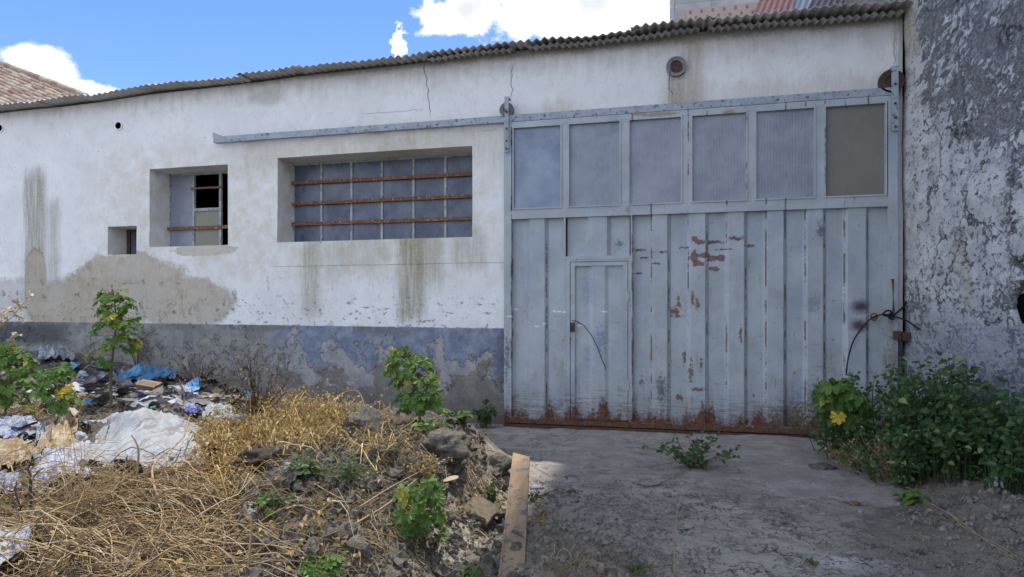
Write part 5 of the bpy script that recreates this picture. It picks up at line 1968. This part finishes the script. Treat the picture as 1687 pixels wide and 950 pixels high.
def sheet(pxs, label, cat, name, mt, n=26, amp=.03, seed=1, folds=6, lift=.02, lifts=(0, 0, 0, 0), sag=0.0, edge=.12, group=None, smooth=False, thick=.004):
    Q = []
    for (a, b), l_ in zip(pxs, lifts):
        P, _s = g1(a, b)
        Q.append(P + np.array([0, 0, l_]))
    P = crumple(*Q, n=n, amp=amp, seed=seed, folds=folds, lift=lift, sag=sag, edge=edge)
    mb = MB().grid(P)
    P2 = P - np.array([0, 0, thick])
    mb.grid(P2[:, ::-1])
    rim = np.concatenate([P[0], P[1:, -1], P[-1, ::-1][1:], P[::-1, 0][1:]])
    rim2 = rim - np.array([0, 0, thick])
    mb.grid(np.stack([rim, rim2], 1))
    o = mb.build(name, mt, smooth=smooth, loc=tuple(Q[0]))
    return tag(o, label, cat, group)


def plastic(name, c1, c2, rough=.45, dirt=(.22, .20, .17), k=.85, print_=None, streak=False):
    m, g = mat(name)
    p = g.pos()
    n = g.noise(6, 6, .65, p)
    col = g.mix(g.mr(n, .35, .65), c1, c2)
    col = g.mix(g.mr(g.noise(11, 7, .72, p), .49, .60) * k, col, dirt)
    if streak:
        col = g.mix(g.mr(g.noise(9, 5, .65, g.scale(p, 2.2, .22, 1)), .545, .575) * .85, col, (.22, .205, .18))
        col = g.mix(g.mr(g.noise(3, 5, .65, p), .5, .66) * .45, col, (.42, .42, .42))
    if print_:
        x, y, z = g.sep(p)
        s_ = g.math('SINE', (x * .8 + y * .5) * 130)
        col = g.mix(g.mr(s_, .3, .5) * g.mr(g.noise(5, 3, .5, p), .48, .52) * g.mr(g.noise(40, 2, .5, p), .42, .5), col, print_)
    g.out(g.bsdf(col, rough, .4, normal=g.bump(g.noise(18, 6, .7, p, 1.0), .02, .8)))
    return m


M_sheetw = plastic('weathered_white_plastic', (.37, .385, .40), (.28, .29, .30), .5, (.30, .28, .25), .5, streak=True)
M_bagw = plastic('white_plastic_bag', (.46, .46, .51), (.36, .37, .42), .4, (.42, .38, .33), .35)
M_paper = plastic('tan_paper_sack', (.36, .26, .15), (.46, .37, .25), .8, (.28, .19, .10), .5)
M_paperw = plastic('cream_paper_lining', (.50, .45, .36), (.42, .37, .29), .8, (.36, .28, .18), .5)
M_bluetarp = plastic('blue_tarpaulin', (.06, .22, .42), (.10, .30, .52), .45, (.24, .32, .40), .6)
M_blue = plastic('bright_blue_plastic', (.03, .22, .55), (.06, .32, .66), .4)
M_print = plastic('printed_plastic_wrap', (.38, .39, .44), (.30, .31, .38), .4, print_=(.07, .11, .40))
M_bluepk = plastic('dark_blue_wrapper', (.03, .05, .26), (.04, .08, .36), .35, (.5, .5, .55), .6)
M_clear = plastic('cloudy_clear_plastic', (.38, .41, .40), (.30, .34, .33), .25, (.20, .26, .15), .6)
M_card = plastic('brown_cardboard', (.30, .21, .13), (.24, .17, .10), .85)
M_cardg = plastic('grey_sodden_cardboard', (.19, .18, .165), (.13, .125, .115), .9)
M_greytarp = plastic('grey_plastic_sheet', (.30, .31, .34), (.22, .23, .26), .5, (.5, .5, .53), .5)
M_greenp = plastic('green_plastic', (.05, .22, .14), (.08, .28, .18), .4)
M_redp = plastic('red_and_white_wrapper', (.45, .10, .10), (.6, .55, .55), .4)

# the large white sheet with a tear
o = sheet([(118, 788), (168, 692), (312, 696), (352, 768)], 'large dirty white plastic sheet humped over the debris with a dark tear', 'plastic sheet', 'plastic_sheet', M_sheetw,
          n=46, amp=.022, seed=3, folds=5, lift=.02, sag=.15, edge=.13, smooth=True)
Pa, _s = g1(186, 782)
mb = MB()
d_ = F / _s - .20
hole_shade = [at_depth(x_, y_, d_ - .03) for x_, y_ in ((186, 778), (188, 757), (196, 755), (204, 759), (212, 757), (222, 758), (233, 765), (236, 778), (222, 782), (200, 776))]
cn_ = np.mean(hole_shade, 0)
mb.add([cn_] + hole_shade, np.array([(0, i + 1, (i + 1) % 10 + 1) for i in range(10)]))
h_o = mb.build('tear_shade_patch', simple('dark_under_sheet', (.035, .03, .028), rough=1, spec=0, bump=0), loc=tuple(WLOC['plastic_sheet']))  # dark patch set in front of the sheet as the shade in its tear
h_o.parent = o
h_o.location = (0, 0, 0)

sheet([(42, 822), (55, 760), (118, 742), (160, 800)], 'crumpled white plastic bag between the tan sack and the big sheet', 'plastic bag', 'plastic_bag', M_bagw, n=30, amp=.05, seed=5, folds=7, lift=.05, sag=.05)
sheet([(95, 792), (100, 765), (160, 742), (158, 775)], 'smooth lilac-white plastic fold leaning on the left side of the big sheet', 'plastic bag', 'plastic_bag', M_bagw, n=20, amp=.03, seed=6, folds=4, lift=.06, sag=.04)
sheet([(-25, 828), (-20, 790), (30, 792), (36, 822)], 'white plastic bag at the left edge below the tan sack', 'plastic bag', 'plastic_bag', M_bagw, n=22, amp=.05, seed=7, folds=6, lift=.04)
sheet([(-30, 955), (-20, 900), (62, 872), (40, 925)], 'pale blue-white plastic scrap in the bottom left corner', 'plastic bag', 'plastic_bag', M_bagw, n=18, amp=.025, seed=8, folds=3, lift=.05)
sheet([(56, 765), (70, 715), (126, 700), (132, 742)], 'torn tan paper sack with a cream lining lying above the white bags', 'sack', 'paper_sack', M_paper, n=30, amp=.06, seed=9, folds=7, lift=.05, sag=.08)
sheet([(92, 716), (100, 698), (124, 700), (120, 722)], 'rolled cream mouth of the torn paper sack', 'sack', 'paper_sack_mouth', M_paperw, n=14, amp=.03, seed=10, folds=5, lift=.10, sag=.05)
sheet([(-20, 780), (-10, 745), (60, 742), (50, 775)], 'flattened brown paper sheet at the left edge', 'paper', 'paper_sheet', M_paper, n=22, amp=.05, seed=11, folds=7, lift=.05, sag=.04)
sheet([(58, 752), (62, 722), (84, 716), (80, 748)], 'crumpled white paper caught in the tan sack', 'paper', 'paper_scrap', M_bagw, n=16, amp=.06, seed=12, folds=6, lift=.09)
sheet([(-15, 728), (0, 694), (62, 692), (52, 732)], 'plastic wrap printed with broken blue lines at the left edge', 'plastic wrap', 'plastic_wrap', M_print, n=26, amp=.03, seed=13, folds=6, lift=.04, sag=.04)
# litter by the wall
sheet([(186, 640), (196, 622), (262, 612), (300, 616)], 'long crumpled blue tarpaulin roll in the litter by the wall', 'tarpaulin', 'blue_tarpaulin', M_bluetarp, n=26, amp=.05, seed=14, folds=4, lift=.05, sag=.10)
sheet([(132, 640), (136, 628), (156, 627), (152, 638)], 'small bright blue plastic scrap left of the tall mallow stem', 'plastic', 'blue_plastic_scrap', M_blue, n=12, amp=.03, seed=15, lift=.05)
sheet([(160, 610), (164, 600), (182, 600), (182, 610)], 'bright blue plastic behind the tall mallow stem', 'plastic', 'blue_plastic_scrap', M_blue, n=12, amp=.03, seed=16, lift=.06)
sheet([(60, 604), (66, 584), (112, 582), (124, 602)], 'rumpled grey plastic sheet lying against the wall', 'plastic sheet', 'grey_plastic_sheet', M_greytarp, n=24, amp=.06, seed=17, folds=6, lift=.08, sag=.08)
sheet([(38, 660), (52, 642), (84, 642), (80, 664)], 'flat white plastic sheet behind the yellow-leaved mallow', 'plastic sheet', 'white_plastic_sheet', M_bagw, n=16, amp=.025, seed=18, folds=3, lift=.05)
sheet([(112, 655), (118, 636), (138, 640), (138, 652)], 'pale rounded plastic tub lid between two mallows', 'plastic', 'tub_lid', M_bagw, n=10, amp=.015, seed=19, folds=2, lift=.06, sag=.04)
sheet([(304, 690), (308, 676), (336, 677), (334, 690)], 'dark blue wrapper behind the right end of the big white sheet', 'wrapper', 'blue_wrapper', M_bluepk, n=14, amp=.02, seed=20, lift=.06)
sheet([(336, 694), (340, 672), (388, 680), (384, 698)], 'cloudy clear plastic packet with green inside beside the blue wrapper', 'packet', 'clear_packet', M_clear, n=20, amp=.035, seed=21, lift=.05, sag=.05)
sheet([(372, 700), (376, 693), (392, 694), (390, 701)], 'small blue bottle cap scrap at the end of the clear packet', 'plastic', 'blue_cap_scrap', M_blue, n=8, amp=.01, seed=22, lift=.04)
sheet([(240, 680), (244, 668), (262, 668), (260, 680)], 'crushed green plastic bottle above the big white sheet', 'bottle', 'crushed_bottle', M_greenp, n=12, amp=.03, seed=24, lift=.03)
sheet([(330, 636), (332, 620), (346, 618), (352, 634)], 'red and white crumpled wrapper with a yellow end near the wall', 'wrapper', 'red_wrapper', M_redp, n=12, amp=.04, seed=25, lift=.07)
sheet([(270, 628), (274, 606), (292, 610), (290, 630)], 'pale blue crumpled plastic bag at the right end of the tarpaulin', 'plastic bag', 'plastic_bag', M_print, n=16, amp=.05, seed=26, lift=.07)
P0, _s = g1(204, 640)
MB_ = MB().obox(Matrix.Translation(Vector(P0) + Vector((.08, 0, .05))) @ Euler((0, .15, -.7)).to_matrix().to_4x4(), (.30, .035, .012))
tag(MB_.build('white_batten', M_bagw, loc=tuple(P0)), 'thin white slat lying in front of the blue tarpaulin', 'slat')
sheet([(400, 862), (402, 842), (425, 846), (420, 866)][::1], 'small lilac plastic wrapper in the straw right of the golden stems', 'wrapper', 'lilac_wrapper', M_print, n=12, amp=.02, seed=27, lift=.04)
sheet([(444, 904), (445, 894), (453, 894), (452, 905)], 'tiny white plastic chip on the bare earth', 'plastic', 'white_chip', M_bagw, n=6, amp=.006, seed=28, lift=.02)

# scattered scraps, each its own object
kinds = [('paper_scrap', M_bagw, 'crumpled white paper scrap', 'paper', 34), ('grey_plastic_scrap', M_greytarp, 'crumpled grey plastic scrap', 'plastic', 46),
         ('cardboard_piece', M_cardg, 'sodden grey cardboard piece', 'cardboard', 52), ('brown_paper_scrap', M_card, 'crumpled brown paper scrap', 'paper', 14),
         ('blue_scrap', M_bluetarp, 'small faded blue plastic scrap', 'plastic', 5), ('clear_plastic_scrap', M_clear, 'cloudy clear plastic scrap', 'plastic', 9)]
rl = np.random.default_rng(5)
for nm, mt_, lb, ct, cnt in kinds:
    for k in range(cnt):
        a, b = rl.uniform(0, 420), 592 + 85 * rl.random() ** .8
        if a > 300 and b < 625:
            b += 30
        if b < 592 + (a / 420) * 45:
            b += 25
        if k % 5 == 4:
            a, b = rl.uniform(0, 150), rl.uniform(690, 800)
        P, s_ = g1(a, b)
        r_ = rl.uniform(.035, .15) * (.55 if b > 689 else 1) * (1.2 if nm == 'cardboard_piece' else 1)
        an = rl.uniform(0, 6.28)
        n = 9
        u, v = np.meshgrid(np.linspace(-1, 1, n), np.linspace(-.7, .7, n) * rl.uniform(.5, 1), indexing='ij')
        zz = (fbm(u * 1.5 + 9 * k, v * 1.5 + 3, 3, k) - .5) * (1.0 if nm != 'cardboard_piece' else .35)
        X = u + (fbm(u * 2, v * 2 + k, 2, k + 3) - .5) * .5
        Q = np.stack([X * math.cos(an) - v * math.sin(an), X * math.sin(an) + v * math.cos(an), zz], -1) * r_
        e = np.array(Euler((rl.normal(0, .35), rl.normal(0, .35), 0)).to_matrix())
        Q = Q @ e.T + P + [0, 0, .03 + r_ * .25]
        Q[..., 1] = np.minimum(Q[..., 1], -.04)
        m_ = MB().grid(Q)
        m_.grid((Q - [0, 0, .004])[:, ::-1])
        tag(m_.build(nm, mt_, loc=tuple(P)), lb + ' in the litter at the left', ct, lb + 's in the litter at the left')

# cardboard insole, curved slab
P, s_ = g1(738, 806)
n = 26
tt = np.linspace(0, 1, n)
ln_ = .165
wv_ = .022 + .012 * np.sin(math.pi * np.clip((tt - .35) / .65, 0, 1)) - .004 * np.sin(math.pi * np.clip(tt / .5, 0, 1))
wv_ *= np.sqrt(np.clip(1 - ((tt - .5) / .5) ** 8, 0, 1)) + .02
ax_ = np.array([math.cos(.25), math.sin(.25), .30])
ax_ /= np.linalg.norm(ax_)
sd2 = np.array([-.25, .95, .2])
c_ = P + np.array([-.09, 0, .03])
G_ = [[c_ + ax_ * ln_ * t_ + sd2 * w_ * q + np.array([0, 0, .008 * math.sin(3 * t_)]) for q in (-1, -.5, 0, .5, 1)] for t_, w_ in zip(tt, wv_)]
mb = MB().grid(G_).grid((np.array(G_) - [0, 0, .004])[:, ::-1])
tag(mb.build('shoe_insole', simple('tan_insole_card', (.46, .38, .26), (.36, .29, .20), scale=10), loc=tuple(P)), 'worn tan shoe insole lying on the heap above the leafy mallow', 'insole')

P1_, P2_, P3_, P4_ = [g1(*q)[0] for q in ((762, 838), (800, 828), (832, 862), (800, 885))]
u, v = np.meshgrid(np.linspace(0, 1, 22), np.linspace(0, 1, 22), indexing='ij')
Q = P1_ * ((1 - u) * (1 - v))[..., None] + P2_ * (u * (1 - v))[..., None] + P3_ * (u * v)[..., None] + P4_ * ((1 - u) * v)[..., None]
Q[..., 2] = Q[..., 2].max() - .02 + .05 * np.sin(math.pi * (u * .8 + .1)) - .10 * v * (u > .0) * .5 + (fbm(u * 5, v * 5, 3, 4) - .5) * .03
mb = MB().grid(Q)
Q2 = Q - [0, 0, .022]
mb.grid(Q2[:, ::-1])
rim = np.concatenate([Q[0], Q[1:, -1], Q[-1, ::-1][1:], Q[::-1, 0][1:]])
mb.grid(np.stack([rim, rim - [0, 0, .022]], 1))
tag(mb.build('curved_slab', simple('brown_crusted_slab', (.11, .09, .065), (.17, .13, .085), scale=20, obj_space=False, bump=.01), smooth=False, loc=tuple(P1_)), 'curved earthy slab of bark overhanging the hollow beside the plank', 'bark')


# recognisable rubbish: bottles, boxes, a cup
def lathe(mb, prof, M_, n=14):
    a = np.arange(n) * 2 * math.pi / n
    ring = np.array([[(r_ * math.cos(q), r_ * math.sin(q), z_) for q in a] for r_, z_ in prof])
    v = ring.reshape(-1, 3)
    v = (np.array(M_) @ np.concatenate([v, np.ones((len(v), 1))], 1).T).T[:, :3]
    i_ = np.arange(len(v)).reshape(len(prof), n)
    j_ = np.roll(i_, -1, axis=1)
    mb.add(v, np.stack([i_[:-1], j_[:-1], j_[1:], i_[1:]], -1).reshape(-1, 4))
    return mb


m, g = mat('clear_bottle_plastic')
b = g.bsdf((.55, .62, .62), .12, .6)
b.inputs['Alpha'].default_value = .45
g.out(b)
M_pet = m
for px, py, rz, sc_, capm, lm, lb in (
        (352, 706, .3, 1.0, M_blue, M_bluepk, 'empty clear bottle with a blue cap lying above the golden weeds'),
        (120, 668, 1.9, 1.0, M_redp, M_card, 'empty clear bottle with a red cap by the yellow-leaved mallow foot'),
        (215, 662, .9, .9, M_greenp, M_bluepk, 'clear bottle with a green cap right of the tall mallow stem'),
        (300, 655, 2.6, .9, M_bagw, M_redp, 'clear bottle with a white cap under the pale blue bag')):
    P, s_ = g1(px, py)
    t = thing('plastic_bottle', tuple(P), lb, 'bottle', 'plastic bottles thrown on the rubbish')
    M_ = Matrix.Translation(Vector(P) + Vector((0, 0, .06))) @ Matrix.Rotation(rz, 4, 'Z') @ Matrix.Rotation(1.45, 4, 'Y') @ Matrix.Scale(sc_, 4)
    lathe(MB(), [(.001, 0), (.030, .002), (.035, .02), (.034, .06), (.036, .1), (.034, .15), (.030, .18), (.014, .215), (.013, .225)], M_).build('bottle_body', M_pet, t, True)
    lathe(MB(), [(.0365, .07), (.0370, .075), (.0370, .13), (.0365, .135)], M_).build('bottle_label', lm, t, True)
    lathe(MB(), [(.0155, .222), (.0155, .240), (.001, .241)], M_).build('cap', capm, t, True)
for px, py, rz, d3, lb in ((246, 646, .4, (.20, .14, .09), 'small brown carton below the blue tarpaulin with its flap raised'), (60, 640, -.5, (.17, .12, .08), 'small carton half hidden behind the left mallows'),
                           (395, 668, .9, (.15, .11, .06), 'flattened little carton by the dead shrub')):
    P, s_ = g1(px, py)
    t = thing('carton', tuple(P), lb, 'box', 'cartons thrown on the rubbish')
    M_ = Matrix.Translation(Vector(P) + Vector((0, 0, .06))) @ Euler((.15, .2, rz)).to_matrix().to_4x4()
    MB().obox(M_, d3).build('box_body', M_card, t)
    MB().obox(M_ @ Matrix.Translation((0, -d3[1] * .5 - .03, d3[2] * .5 + .01)) @ Matrix.Rotation(.5, 4, 'X'), (d3[0] * .97, .07, .004)).build('flap', M_card, t)
P, s_ = g1(92, 690)
M_ = Matrix.Translation(Vector(P) + Vector((0, 0, .05))) @ Euler((1.2, .3, .4)).to_matrix().to_4x4()
mb = lathe(MB(), [(.001, 0), (.026, 0), (.036, .09), (.038, .092), (.034, .09), (.024, .004)], M_)
tag(mb.build('paper_cup', M_bagw, smooth=True, loc=tuple(P)), 'white paper cup lying on its side near the printed wrap', 'cup')
